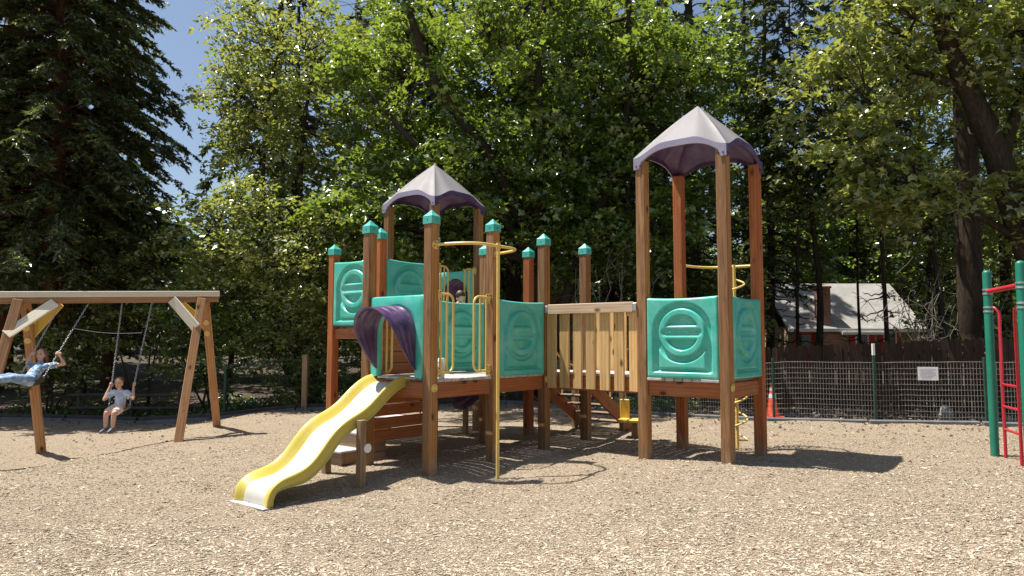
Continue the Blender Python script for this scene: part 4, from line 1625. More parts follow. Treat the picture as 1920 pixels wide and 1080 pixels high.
def build_wire_fence():
    root = empty('wire_mesh_fence', 'low welded wire mesh fence on thin green steel stakes in front of the boards', 'fence', (5.05, 14.25, 0))
    line = [(1.0, 17.9), (2.0, 16.75), (3.4, 15.45), (5.05, 14.40), (8.5, 13.15), (13, 11.55)]
    o = Vector((5.05, 14.25, 0))
    mb = MB()

    def wire(p, q, r):
        p, q = Vector(p), Vector(q)
        d = (q - p).normalized()
        a = d.orthogonal().normalized() * r
        b = d.cross(a)
        vs = [p + a, p - a * 0.5 + b * 0.87, p - a * 0.5 - b * 0.87, q + a, q - a * 0.5 + b * 0.87, q - a * 0.5 - b * 0.87]
        mb.add(vs, [(0, 1, 4, 3), (1, 2, 5, 4), (2, 0, 3, 5)])
    hs = [0.02, 0.12, 0.22, 0.32, 0.42, 0.52, 0.62, 0.72, 0.82, 0.92, 1.02, 1.14]
    pts = pline(line, 0.052)
    for i, (x, y, an) in enumerate(pts):
        z = g1(x, y)
        wob = 0.012 * math.sin(i * 0.13)
        p = Vector((x + wob, y + wob, z)) - o
        wire(p + Vector((0, 0, 0.01)), p + Vector((0.004 * math.sin(i), 0, 1.15)), 0.0021)
    sg = pts[::8] + [pts[-1]]
    for h in hs:
        for (x0, y0, _), (x1, y1, _), k in zip(sg[:-1], sg[1:], range(999)):
            w0, w1 = 0.012 * math.sin(k * 8 * 0.13), 0.012 * math.sin((k + 1) * 8 * 0.13)
            sag = lambda q: -0.012 * math.sin(q * 0.9) ** 2 * h
            wire(Vector((x0 + w0, y0 + w0, g1(x0, y0) + h + sag(k))) - o, Vector((x1 + w1, y1 + w1, g1(x1, y1) + h + sag(k + 1))) - o, 0.0028 if h < 1.1 else 0.0040)
    mb.build('wire_mesh', M['wire'], root, kind='stuff')
    for px in (1251, 1445, 1634, 1842):
        q = (px - 960) / 1340.8
        best = min(pts, key=lambda p: abs(p[0] / p[1] - q))
        x, y = best[0], best[1] - 0.03
        z = g1(x, y)
        top = 1.60 if px == 1634 else z + 1.22
        st = MB().box((x - o.x, y - o.y, (z - 0.2 + top) / 2), (0.045, 0.035, top - z + 0.2), bev=0.004).build('stake', M['green_post'], root)
        if px == 1634:
            MB().box((x - o.x, y - o.y, top - 0.10), (0.05, 0.04, 0.22), bev=0.004).build('white_tip', M['white_metal'], st)
    # notice sheet tied to the mesh
    x, y = 7.72, 13.37
    an = math.atan2(13.15 - 14.40, 8.5 - 5.05)
    s = empty('notice_sheet', 'white printed notice sheet tied to the wire mesh', 'notice', (x, y - 0.02, 1.06), an)
    MB().box((0, 0, 0), (0.335, 0.006, 0.245), bev=0.001).build('sheet', M['white_paper'], s)
    t = MB()
    for k in range(7):
        w = (0.27, 0.2, 0.26, 0.25, 0.27, 0.22, 0.16)[k]
        t.box((-(0.27 - w) / 2 * 0.6, -0.004, 0.082 - k * 0.026), (w, 0.001, 0.006), bev=0)
    t.build('print', M['print_grey'], s)


build_wire_fence()


def build_left_fences():
    o = Vector((-5.2, 18.35, 0))
    root = empty('chain_link_fence', 'dark chain link fence with leaves pressing through it, left of the playset', 'fence', o)
    line = [(-7.15, 17.95), (-3.5, 18.85), (-1.6, 19.8)]
    pts = pline(line, 0.062)
    mb = MB()

    def wire(p, q, r=0.0022):
        d = (q - p).normalized()
        a = d.orthogonal().normalized() * r
        b = d.cross(a)
        mb.add([p + a, p - a * 0.5 + b * 0.87, p - a * 0.5 - b * 0.87, q + a, q - a * 0.5 + b * 0.87, q - a * 0.5 - b * 0.87], [(0, 1, 4, 3), (1, 2, 5, 4), (2, 0, 3, 5)])
    n = len(pts)
    for i in range(n):
        for s in (-1, 1):
            j = i + s * 20
            j2 = min(max(j, 0), n - 1)
            f = abs(j2 - i) / 20
            if f < 0.05:
                continue
            z0 = g1(*pts[i][:2])
            wire(Vector((pts[i][0], pts[i][1] + 0.003 * s, z0)) - o, Vector((pts[j2][0], pts[j2][1] + 0.003 * s, z0 + 1.25 * f)) - o)
    mb.build('wire', M['green_post'], root, kind='stuff')
    for x, y in ((-7.15, 17.95), (-1.6, 19.8)):
        z = g1(x, y)
        MB().tube([(x - o.x, y - o.y, z - 0.2), (x - o.x, y - o.y, z + 1.32)], 0.035, 10).build('pipe_post', M['green_post'], root)
    MB().tube([(p[0] - o.x, p[1] - o.y, g1(p[0], p[1]) + 1.26) for p in pts[::6]], 0.018, 6).build('top_rail', M['green_post'], root)
    x, y = -5.22, 18.15
    z = g1(x, y)
    wp = empty('wooden_post', 'single tan wooden post standing at the chain link fence', 'post', (x, y, z))
    MB().box((0, 0, 0.62), (0.13, 0.13, 1.5), bev=0.01).build('shaft', M['old_post'], wp)
    MB().box((0, 0, 1.385), (0.145, 0.145, 0.03), bev=0.008).build('top_cap', M['old_post'], wp)
    o2 = Vector((-10.2, 18.9, g1(-10.2, 18.9)))
    lr = empty('log_rail_fence', 'low grey log rail fence in the shade behind the swings', 'fence', o2)
    for z in (0.28, 0.62):
        MB().tube([(-1.4, 0.0, z), (-0.4, 0.02, z + 0.015), (0.6, -0.01, z), (1.6, 0.0, z + 0.02)], [0.04, 0.045, 0.042, 0.04], 9).build('log_rail', M['dark_timber'], lr)
    for x in (-1.2, 0.2, 1.45):
        MB().tube([(x, 0.09, -0.2), (x, 0.09, 0.75)], 0.05, 9).build('post', M['dark_timber'], lr)


build_left_fences()

# pale rope between the trees behind the swings
MB().tube([(lerp(-11.0, -9.3, t), 18.0, 1.94 - 0.10 * t - 0.06 * math.sin(t * math.pi)) for t in np.linspace(0, 1, 12)], 0.006, 5).build('rope', M['white_metal'], None, label='pale thin rope strung between the trees behind the swings', category='rope')

# pale stone by the mesh
def stone(x, y, s, label):
    mb = MB()
    P = []
    for i in range(9):
        th = math.pi * i / 8
        row = []
        for j in range(13):
            ph = 2 * math.pi * (j % 12) / 12
            k = 1 + 0.22 * math.sin(3 * ph + i) + 0.12 * math.cos(5 * ph - 2 * i)
            row.append((s[0] * k * math.sin(th) * math.cos(ph), s[1] * k * math.sin(th) * math.sin(ph), s[2] * math.cos(th)))
        P.append(row)
    mb.grid(np.array(P), smooth=False)
    mb.build('stone', M['stone'], None, (x, y, g1(x, y) + s[2] * 0.5), label=label, category='stone')


M['stick'] = simple('stick', (0.10, 0.06, 0.035), 0.9)
M['stone'] = simple('stone', (0.2, 0.195, 0.185), 0.9, 0, 0.3, 7, 0.5)
stone(8.35, 13.9, (0.12, 0.10, 0.19), 'pale pointed stone just behind the wire mesh fence')


# ------------------------------------------------------------------ buildings behind the trees
def shingle():
    m, nt, b = new_mat('grey_shingles')
    v = coords(nt, (1, 1, 1), per_object=False)
    br = nt.nodes.new('ShaderNodeTexBrick')
    br.inputs['Scale'].default_value = 3.0
    br.inputs['Brick Width'].default_value = 0.9
    br.inputs['Row Height'].default_value = 0.45
    br.inputs['Mortar Size'].default_value = 0.02
    br.inputs['Color1'].default_value = (0.25, 0.24, 0.225, 1)
    br.inputs['Color2'].default_value = (0.33, 0.315, 0.295, 1)
    br.inputs['Mortar'].default_value = (0.15, 0.135, 0.12, 1)
    nt.links.new(v, br.inputs['Vector'])
    n = noise(nt, v, 1.2, 4)
    c = mix(nt, 0.35, br.outputs['Color'], ramp(nt, n, [(0.3, (0.19, 0.18, 0.165)), (0.7, (0.38, 0.365, 0.34))]))
    nt.links.new(c, b.inputs['Base Color'])
    b.inputs['Roughness'].default_value = 0.95
    return m


def bricks():
    m, nt, b = new_mat('brick')
    v = coords(nt, (1, 1, 1), per_object=False)
    mp = nt.nodes.new('ShaderNodeMapping')
    mp.inputs['Rotation'].default_value = (math.pi / 2, 0, 0)
    nt.links.new(v, mp.inputs[0])
    br = nt.nodes.new('ShaderNodeTexBrick')
    br.inputs['Scale'].default_value = 4.0
    br.inputs['Color1'].default_value = (0.27, 0.10, 0.06, 1)
    br.inputs['Color2'].default_value = (0.36, 0.16, 0.10, 1)
    br.inputs['Mortar'].default_value = (0.4, 0.35, 0.31, 1)
    nt.links.new(mp.outputs[0], br.inputs['Vector'])
    nt.links.new(br.outputs['Color'], b.inputs['Base Color'])
    b.inputs['Roughness'].default_value = 0.9
    return m


M['shingle'], M['brick'] = shingle(), bricks()
M['tan_wall'] = simple('tan_wall', (0.34, 0.26, 0.17), 0.85, 0, 0.2, 3)
M['beige_wall'] = simple('beige_wall', (0.55, 0.48, 0.40), 0.85, 0, 0.1, 3)
M['red_paint'] = simple('red_paint', (0.45, 0.02, 0.015), 0.5, 0, 0.15)
M['white_paint'] = simple('white_paint', (0.75, 0.74, 0.72), 0.5, 0, 0.08)
mg, ntg, bg_ = new_mat('window_glass')
bg_.inputs['Base Color'].default_value = (0.03, 0.04, 0.05, 1)
bg_.inputs['Roughness'].default_value = 0.05
bg_.inputs['Specular IOR Level'].default_value = 0.8
M['glass'] = mg


def roof_slab(mb, x0, x1, y0, z0, y1, z1, t=0.12):
    vs = [(x0, y0, z0), (x1, y0, z0), (x1, y1, z1), (x0, y1, z1)]
    vs += [(a, b, c - t) for a, b, c in vs]
    mb.add(vs, [(0, 1, 2, 3), (7, 6, 5, 4), (0, 4, 5, 1), (1, 5, 6, 2), (2, 6, 7, 3), (3, 7, 4, 0)])


def build_house():
    X, Y = 15.3, 32.0
    h = empty('house', 'house with grey shingle roof, brick chimney and red trim behind the board fence', 'house', (X, Y, 0))
    MB().box((0.2, 2.7, 1.05), (5.6, 5.2, 2.5), bev=0.01).build('wall', M['tan_wall'], h)
    r = MB()
    roof_slab(r, -3.1, 3.05, -0.35, 2.22, 2.7, 4.45)
    roof_slab(r, -3.1, 3.05, 5.75, 2.22, 2.7, 4.45)
    rf = r.build('roof', M['shingle'], h)
    MB().box((0, -0.36, 2.14), (6.2, 0.06, 0.16)).build('fascia', M['white_paint'], rf)
    ch = MB().box((-1.35, 0.1, 2.55), (0.52, 0.5, 3.0), bev=0.01)
    ch.box((-1.35, 0.1, 4.06), (0.6, 0.58, 0.10), bev=0.01)
    ch.box((-1.25, -0.02, 1.2), (1.0, 0.5, 1.6), bev=0.01)
    ch.build('chimney', M['brick'], h)
    for x, w in ((0.35, 0.5), (1.6, 0.5)):
        wi = MB().box((x, 0.07, 1.55), (w + 0.1, 0.06, 1.0)).build('window', M['white_paint'], h)
        MB().box((x, 0.05, 1.55), (w - 0.02, 0.05, 0.88)).build('pane', M['glass'], wi)
        for s in (-1, 1):
            MB().box((x + s * (w / 2 + 0.18), 0.06, 1.55), (0.24, 0.05, 1.05)).build('shutter', M['red_paint'], h)
    d = MB().box((-2.2, 0.07, 1.2), (0.9, 0.06, 1.9)).build('door', M['red_paint'], h)
    MB().box((-2.2, 0.045, 1.6), (0.5, 0.04, 0.7)).build('pane', M['glass'], d)
    MB().box((0.2, -0.2, 2.0), (1.9, 0.5, 0.12)).build('porch_roof', M['white_paint'], h)
    c = empty('cabin', 'small pale gabled cabin half hidden behind the trees beyond the bridge', 'cabin', (1.9, 29.0, 0))
    mb = MB()
    w, d_, e, p = 2.4, 3.5, 3.3, 4.9
    vs = [(-w, 0, -0.3), (w, 0, -0.3), (w, 0, e), (0, 0, p), (-w, 0, e), (-w, d_, -0.3), (w, d_, -0.3), (w, d_, e), (0, d_, p), (-w, d_, e)]
    mb.add(vs, [(0, 1, 2, 3, 4), (9, 8, 7, 6, 5), (0, 4, 9, 5), (1, 6, 7, 2)])
    mb.build('wall', M['beige_wall'], c)
    r = MB()
    sl = (p - e) / w
    for s in (-1, 1):
        vs = []
        for yy in (-0.4, d_ + 0.3):
            for xx, off in ((0, 0.10), (s * (w + 0.4), 0.10), (s * (w + 0.4), 0.0), (0, 0.0)):
                vs.append((xx, yy, p - abs(xx) * sl + off + 0.02))
        f = [(0, 1, 2, 3), (7, 6, 5, 4), (0, 4, 5, 1), (2, 6, 7, 3), (1, 5, 6, 2), (0, 3, 7, 4)]
        r.add(vs, f)
    r.build('roof', M['shingle'], c)
    wi = MB().box((-1.1, -0.03, 1.9), (0.9, 0.06, 1.0)).build('window', M['white_paint'], c)
    MB().box((-1.1, -0.05, 1.9), (0.76, 0.05, 0.86)).build('pane', M['glass'], wi)


build_house()

# ------------------------------------------------------------------ trees and shrubs
def unit(v):
    return v / np.maximum(np.linalg.norm(v, axis=-1, keepdims=True), 1e-9)


def kites(C, Nrm, D, L, W, rng, fold=0.25):
    """one folded leaf per row: base, side, tip, side; two triangles"""
    n = len(C)
    D = unit(D - Nrm * np.sum(D * Nrm, 1, keepdims=True))
    S = np.cross(Nrm, D)
    L, W = L[:, None], W[:, None]
    base = C - D * L * 0.5
    tip = C + D * L * 0.5
    mid = C - D * L * (0.08 + 0.1 * rng.random((n, 1)))
    lf = mid - S * W * 0.5 + Nrm * W * fold
    rt = mid + S * W * 0.5 + Nrm * W * fold
    V = np.stack([base, lf, tip, rt], 1).reshape(-1, 3)
    k = np.arange(n)[:, None] * 4
    F = np.concatenate([k + np.array([0, 1, 2]), k + np.array([0, 2, 3])])
    return V, F


def lobed(C, Nrm, D, L, W, rng, fold=0.12):
    """a three pointed leaf: 7 corners, 5 triangles"""
    n = len(C)
    D = unit(D - Nrm * np.sum(D * Nrm, 1, keepdims=True))
    S = np.cross(Nrm, D)
    L, W = L[:, None], W[:, None]
    pt = lambda a, b, c: C + D * L * a + S * W * b + Nrm * W * c
    f = fold
    V = np.stack([pt(-0.45, 0, 0), pt(-0.12, -0.52, f), pt(0.10, -0.20, f * .5), pt(0.55, 0, -f * .5), pt(0.10, 0.20, f * .5), pt(-0.12, 0.52, f)], 1).reshape(-1, 3)
    k = np.arange(n)[:, None] * 6
    F = np.concatenate([k + np.array(q) for q in ((0, 2, 1), (0, 3, 2), (0, 4, 3), (0, 5, 4))])
    return V, F


def limb_path(p, q, rng, k=7, bow=0.10, rise=0.15):
    p, q = np.array(p, float), np.array(q, float)
    L = np.linalg.norm(q - p)
    t = np.linspace(0, 1, k)[:, None]
    side = rng.normal(0, bow * L, 3)
    P = p + (q - p) * t + side * (t * (1 - t) * 2) + np.array([0, 0, rise * L]) * (t * (1 - t))
    P[1:-1] += rng.normal(0, 0.018 * L, (k - 2, 3))
    return P


def broad_tree(name, label, cat, pos, trunks, blobs, leaf, bark, n_leaf=50, size=0.14, rad=0.5, seeds=9, group=None, shape='kite', hollow=0.25, twig_r=0.010, bare=0.0):
    """trunks: [(points, r0, r1)]; blobs: [(centre, radii, clusters)], all in world space"""
    rng = np.random.default_rng(abs(hash(label)) % 10 ** 6 if False else sum(ord(c) * (i + 1) for i, c in enumerate(label)))
    root = empty(name, label, cat, pos, 0, group)
    o = np.array([pos[0], pos[1], pos[2]])
    mb = MB()
    nodes = []
    for pts, r0, r1 in trunks:
        P = np.array(pts, float)
        # resample smoothly
        t = np.linspace(0, len(P) - 1, len(P) * 4)
        Q = np.stack([np.interp(t, np.arange(len(P)), P[:, k]) for k in range(3)], 1)
        Q[2:-1] += np.cumsum(rng.normal(0, 0.035, (len(Q) - 3, 3)), 0) * 0.6
        for _ in range(3):
            Q[1:-1] = (Q[:-2] + 2 * Q[1:-1] + Q[2:]) / 4
        rr = np.linspace(r0, r1, len(Q)) * (1 + 0.06 * rng.normal(size=len(Q)))
        rr[0] *= 1.35
        rr[1] *= 1.12
        sb = MB().tube(Q - o, rr.tolist(), 10)
        sb.build('trunk', bark, root)
        s = int(len(Q) * 0.3)
        for a, b in zip(Q[s:], rr[s:]):
            nodes.append((a, b))
    NP = np.array([n[0] for n in nodes])
    NR = np.array([n[1] for n in nodes])
    Cs = []
    for c, r, K in blobs:
        c, r = np.array(c, float), np.array(r, float)
        u = unit(rng.normal(size=(K, 3)))
        m = rng.uniform(hollow ** 3, 1, K) ** (1 / 3)
        cl = c + u * m[:, None] * r * (1 + 0.10 * rng.normal(size=(K, 1)))
        # main limbs to a few seeds, boughs on from there
        sd = cl[rng.choice(K, min(seeds, K), replace=False)]
        sd = c + (sd - c) * 0.62
        lim, limr = [], []
        for s in sd:
            d = np.linalg.norm(NP - s, axis=1) + np.maximum(0, NP[:, 2] - s[2] + 0.3) * 1.2
            b = int(np.argmin(d))
            path = limb_path(NP[b], s, rng, 8)
            r0 = min(NR[b] * 0.7, 0.035 + 0.018 * np.linalg.norm(s - NP[b]))
            rs = np.linspace(r0, 0.022, 8)
            mb.tube(path - o, rs.tolist(), 6, caps=False)
            lim.append(path[2:])
            limr.append(rs[2:])
        lim = np.concatenate(lim) if lim else NP
        limr = np.concatenate(limr) if limr else NR
        for q in cl:
            d = np.linalg.norm(lim - q, axis=1)
            b = int(np.argmin(d))
            path = limb_path(lim[b], q, rng, 5, 0.12, 0.1)
            mb.tube(path - o, np.linspace(min(0.018, limr[b] * 0.8), twig_r * 0.5, 5).tolist(), 4, caps=False)
        Cs.append(cl)
    mb.build('boughs', bark, root, kind='stuff')
    C = np.concatenate(Cs)
    if bare:
        C = C[rng.random(len(C)) > bare]
    K = len(C)
    cs = rng.uniform(0.55, 1.25, K)
    n_each = np.maximum(4, (n_leaf * cs ** 2 * rng.uniform(0.6, 1.3, K)).astype(int))
    idx = np.repeat(np.arange(K), n_each)
    n = len(idx)
    an = rng.uniform(0, 2 * math.pi, n)
    rr = rad * cs[idx] * np.sqrt(rng.random(n))
    tilt = rng.normal(0, 0.30, (K, 2))
    off = np.stack([rr * np.cos(an), rr * np.sin(an), np.zeros(n)], 1)
    off[:, 2] = off[:, 0] * tilt[idx, 0] + off[:, 1] * tilt[idx, 1] - 0.35 * rr ** 2 / rad + rng.normal(0, 0.16 * rad, n)
    P = C[idx] + off - o
    Nn = unit(np.stack([tilt[idx, 0] * -1, tilt[idx, 1] * -1, np.ones(n)], 1) + rng.normal(0, 0.55, (n, 3)))
    D = np.stack([np.cos(an), np.sin(an), np.full(n, -0.35)], 1) + rng.normal(0, 0.5, (n, 3))
    L = size * rng.uniform(0.45, 1.35, n) * rng.uniform(0.8, 1.2, K)[idx]
    V, F = (lobed if shape == 'lobed' else kites)(P, Nn, D, L, L * rng.uniform(0.75, 1.0, n) * (1.15 if shape == 'lobed' else 0.8), rng)
    obj('crown', arr_mesh('crown', V, F, leaf), root, kind='stuff')
    return root


def conifer(name, label, pos, H, r0, bark, leaf, z_live, reach, n_br=120, sprays=15, per=16, size=(0.20, 0.055), droop=0.35, group=None, dead=20, lean=(0, 0), seed=1, z_dead=1.5, taper_top=0.15):
    rng = np.random.default_rng(seed)
    root = empty(name, label, 'tree', pos, 0, group)
    mb = MB()
    zs = np.linspace(-0.3, H, 26)
    ax = np.stack([lean[0] * (zs / H) ** 1.5 + 0.05 * np.sin(zs * 0.7 + seed), lean[1] * (zs / H) ** 1.5 + 0.05 * np.cos(zs * 0.6), zs], 1)
    rr = r0 * (1 - (0.93 if H > 16.8 else 0.6) * (np.clip(zs, 0, H) / H)) * (1 + 0.04 * rng.normal(size=26))
    rr[0] *= 1.5
    rr[1] *= 1.2
    MB().tube(ax, rr.tolist(), 12).build('trunk', bark, root)
    at = lambda z: np.array([np.interp(z, zs, ax[:, 0]), np.interp(z, zs, ax[:, 1]), z])
    CP, DD, SS = [], [], []
    for k in range(n_br):
        z = z_live + (H * 0.98 - z_live) * (k + rng.random()) / n_br
        f = (z - z_live) / (H - z_live)
        L = reach * (1 - f) ** (0.7 if H > 16.8 else 0.36) * (0.75 + 0.45 * rng.random()) * (0.6 + 0.4 * min(1, f * 8)) + taper_top
        a = k * 2.399 + rng.normal(0, 0.3)
        d = np.array([math.cos(a), math.sin(a), 0])
        t = np.linspace(0, 1, 8)[:, None]
        p0 = at(z)
        path = p0 + d * L * t + np.array([0, 0, 1]) * (L * (0.18 * t - (droop + 0.18) * t ** 1.6)) + np.array([0, 0, 1]) * L * 0.10 * np.maximum(0, t - 0.75)
        path[1:] += rng.normal(0, 0.02 * L, (7, 3))
        mb.tube(path, np.linspace(min(0.05, 0.014 + 0.012 * L), 0.006, 8).tolist(), 5, caps=False)
        ns = max(3, int(sprays * L / reach * 1.2))
        tt = rng.uniform(0.22, 1.0, ns) ** 0.8
        for q in tt:
            c = np.array([np.interp(q, t[:, 0], path[:, i]) for i in range(3)])
            sd = rng.choice([-1, 1])
            dv = d * rng.uniform(0.3, 1.0) + np.array([-d[1], d[0], 0]) * sd * rng.uniform(0.3, 1.0) + np.array([0, 0, rng.uniform(-0.75, 0.0)])
            CP.append(c)
            DD.append(dv / np.linalg.norm(dv))
            SS.append(rng.uniform(0.28, 0.62) * (0.6 + 0.4 * (1 - f)))
    for k in range(dead):
        z = rng.uniform(z_dead, z_live + 1.5)
        a = rng.uniform(0, 2 * math.pi)
        L = reach * rng.uniform(0.35, 0.85)
        d = np.array([math.cos(a), math.sin(a), 0])
        t = np.linspace(0, 1, 9)[:, None]
        path = at(z) + d * L * t + np.array([0, 0, 1]) * L * (-0.45 * t + 0.42 * t ** 2.4)
        path[1:] += rng.normal(0, 0.03 * L, (8, 3))
        mb.tube(path, np.linspace(0.028, 0.005, 9).tolist(), 5, caps=False)
        for q in range(2):
            b = path[rng.integers(3, 7)]
            e = b + d * L * 0.25 + rng.normal(0, 0.18 * L, 3)
            mb.tube(limb_path(b, e, rng, 4), [0.010, 0.008, 0.006, 0.003], 4, caps=False)
    mb.build('boughs', bark, root, kind='stuff')
    CP, DD, SS = np.array(CP), np.array(DD), np.array(SS)
    n = len(CP)
    idx = np.repeat(np.arange(n), per)
    N = len(idx)
    t = rng.random(N)
    side = np.cross(DD, np.array([0, 0, 1.0]))
    side = unit(side + 1e-6)
    sg = rng.choice([-1, 1], N)
    wid = 0.34 * SS[idx] * (1 - 0.7 * t)
    P = CP[idx] + DD[idx] * (SS[idx] * t)[:, None] + side[idx] * (sg * wid * rng.random(N))[:, None]
    P[:, 2] -= 0.22 * SS[idx] * t ** 2 + 0.05 * rng.random(N)
    D = DD[idx] + side[idx] * (sg * 0.75)[:, None] + rng.normal(0, 0.28, (N, 3)) + np.array([0, 0, -0.25])
    Nn = unit(np.cross(side[idx], DD[idx]) + rng.normal(0, 0.45, (N, 3)))
    L = size[0] * rng.uniform(0.6, 1.3, N)
    V, F = kites(P, Nn, unit(D), L, np.full(N, size[1]) * rng.uniform(0.7, 1.3, N), rng, 0.1)
    obj('crown', arr_mesh('crown', V, F, leaf), root, kind='stuff')
    return root


def at_px(px, Y):
    return (px - 960) / 1340.8 * Y


def gpos(x, y):
    return (x, y, g1(x, y) - 0.05 + max(0.0, 0.035 * (y - 24)))


def build_trees():
    # --- left conifers
    conifer('cedar_tree', 'tall dark incense cedar with a red brown trunk behind the swings', gpos(at_px(92, 20.4), 20.4), 16.6, 0.30, M['cedar_bark'], M['leaf_cedar'], 3.9, 3.75, 280, 30, 19, (0.19, 0.055), 0.42, None, 30, seed=3, z_dead=1.6)
    conifer('cedar_tree', 'dark conifer with a thick shaded trunk at the left edge of the picture', gpos(at_px(2, 21.2), 21.2), 16.4, 0.40, M['cedar_bark'], M['leaf_cedar'], 3.8, 3.2, 190, 28, 18, (0.19, 0.06), 0.4, None, 22, seed=4, z_dead=2.0)
    conifer('cedar_tree', 'slim dark cedar set back between the two big left conifers and the maple', gpos(at_px(205, 23), 23.0), 17, 0.2, M['cedar_bark'], M['leaf_cedar'], 2.6, 2.3, 130, 18, 16, (0.18, 0.055), 0.4, None, 16, seed=5, z_dead=1.2)
    # --- light maple left of the playset
    bx, by = -5.7, 20.0
    z0 = g1(bx, by)
    broad_tree('maple_tree', 'bright yellow green maple with thin dark leaning stems left of the playset', 'tree', gpos(bx, by),
               [([(bx, by, z0 - 0.2), (bx - 0.4, by, 2.0), (bx - 1.2, by, 4.2), (bx - 1.5, by + 0.6, 6.6), (bx - 1.6, by + 1.2, 9.5)], 0.12, 0.04),
                ([(bx + 0.3, by, z0 - 0.2), (bx + 0.2, by - 0.1, 2.2), (bx - 0.2, by + 0.3, 4.6), (bx - 0.4, by + 0.9, 7.5), (bx - 0.3, by + 1.3, 10.5)], 0.14, 0.04),
                ([(bx + 0.1, by, z0 - 0.2), (bx - 0.9, by - 0.3, 1.5), (bx - 1.8, by - 0.5, 3.0), (bx - 2.6, by - 0.6, 4.4)], 0.08, 0.03)],
               [((-6.85, 21.0, 9.1), (2.75, 1.7, 3.3), 260), ((-8.5, 22.4, 9.6), (1.25, 1.1, 3.0), 90), ((-7.3, 18.9, 4.5), (1.7, 1.1, 1.5), 120), ((-5.3, 18.8, 4.0), (1.4, 1.0, 1.6), 85)],
               M['leaf_light'], M['maple_bark'], 46, 0.145, 0.48, 10, shape='kite')
    # --- the great maple in the middle
    mx, my = 0.35, 20.2
    z0 = g1(mx, my)
    broad_tree('maple_tree', 'huge deep green maple with dark spreading limbs right behind the playset', 'tree', gpos(mx, my),
               [([(mx, my, z0 - 0.2), (mx + 0.1, my, 2.5), (mx + 0.15, my - 0.2, 4.5), (mx - 0.9, my - 0.9, 6.7), (mx - 2.6, my - 1.2, 8.6), (mx - 3.4, my - 1.3, 11.2)], 0.32, 0.08),
                ([(mx + 0.15, my - 0.1, 3.6), (mx + 0.6, my - 0.5, 6.5), (mx + 0.3, my - 0.8, 9.5), (mx + 0.7, my - 0.8, 12.5)], 0.2, 0.07),
                ([(mx + 0.5, my, z0 - 0.2), (mx + 0.9, my, 2.2), (mx + 1.7, my - 0.7, 4.4), (mx + 2.9, my - 1.0, 7.3), (mx + 2.9, my - 0.8, 11.5)], 0.22, 0.07),
                ([(mx + 0.1, my - 0.2, 4.2), (mx - 1.4, my - 1.2, 6.0), (mx - 3.0, my - 1.5, 6.9), (mx - 4.2, my - 1.4, 8.3)], 0.14, 0.05)],
               [((-0.2, 20.3, 8.8), (5.7, 2.6, 3.9), 500), ((-2.6, 19.3, 5.2), (2.6, 1.6, 2.0), 130), ((2.3, 19.6, 5.2), (2.9, 1.7, 2.2), 160), ((4.7, 20.0, 8.2), (1.9, 1.9, 3.5), 130), ((0, 22.6, 10.6), (7.5, 1.3, 2.2), 170), ((0.5, 23.2, 12.4), (8.2, 1.3, 1.6), 120), ((-3.3, 16.9, 12.5), (3.2, 1.4, 1.0), 80), ((2.2, 16.9, 12.6), (3.2, 1.4, 1.0), 80)],
               M['leaf_maple'], M['maple_bark'], 66, 0.17, 0.56, 12, shape='lobed')
    # --- low foliage mass behind the structure
    for k, (x, y, z, rx, ry, rz, K, mt, lab) in enumerate((
            (-10.3, 20.3, 2.9, 1.9, 1.1, 2.1, 150, 'leaf_light', 'pale green thicket behind the small boy on the swing'),
            (-12.4, 19.6, 1.1, 1.3, 0.9, 1.0, 70, 'leaf_light', 'low bright bush behind the girl on the swing'),
            (-8.2, 19.7, 2.0, 1.6, 1.0, 1.9, 150, 'leaf_maple', 'green bush spilling toward the right end of the swing frame'),
            (-5.6, 19.4, 1.5, 1.7, 0.8, 1.5, 190, 'leaf_light', 'leafy hedge pressing through the chain link fence'),
            (-3.6, 20.2, 2.1, 1.6, 0.9, 1.9, 150, 'leaf_maple', 'leafy bush behind the left rear corner of the playset'),
            (-1.2, 21.5, 1.6, 1.7, 1.0, 1.5, 100, 'leaf_deep', 'dark bush behind the middle of the playset'),
            (4.9, 21.5, 2.6, 1.7, 1.2, 2.0, 120, 'leaf_deep', 'dark bush behind the tall tower'),
            (6.4, 21.0, 2.3, 1.1, 1.1, 1.7, 110, 'leaf_light', 'light bush behind the board fence left of the grey roof'),
            (13.9, 22.5, 3.2, 2.2, 1.2, 2.5, 150, 'leaf_light', 'light bush behind the board fence beside the thick straight trunk'))):
        g = gpos(x, y)
        st = []
        r2 = np.random.default_rng(50 + k)
        for q in range(4):
            e = np.array([x, y, z]) + r2.normal(0, 0.45, 3) * np.array([rx, ry, rz])
            m = (np.array([x, y, g[2]]) * 0.5 + e * 0.5) + r2.normal(0, 0.15, 3)
            st.append(([(x + r2.normal(0, 0.2), y, g[2] - 0.1), tuple(m), tuple(e)], 0.035, 0.012))
        broad_tree('shrub', lab, 'shrub', g, st, [((x, y, z), (rx, ry, rz), K)], M[mt], M['maple_bark'], 48, 0.115, 0.36, 6, hollow=0.2)
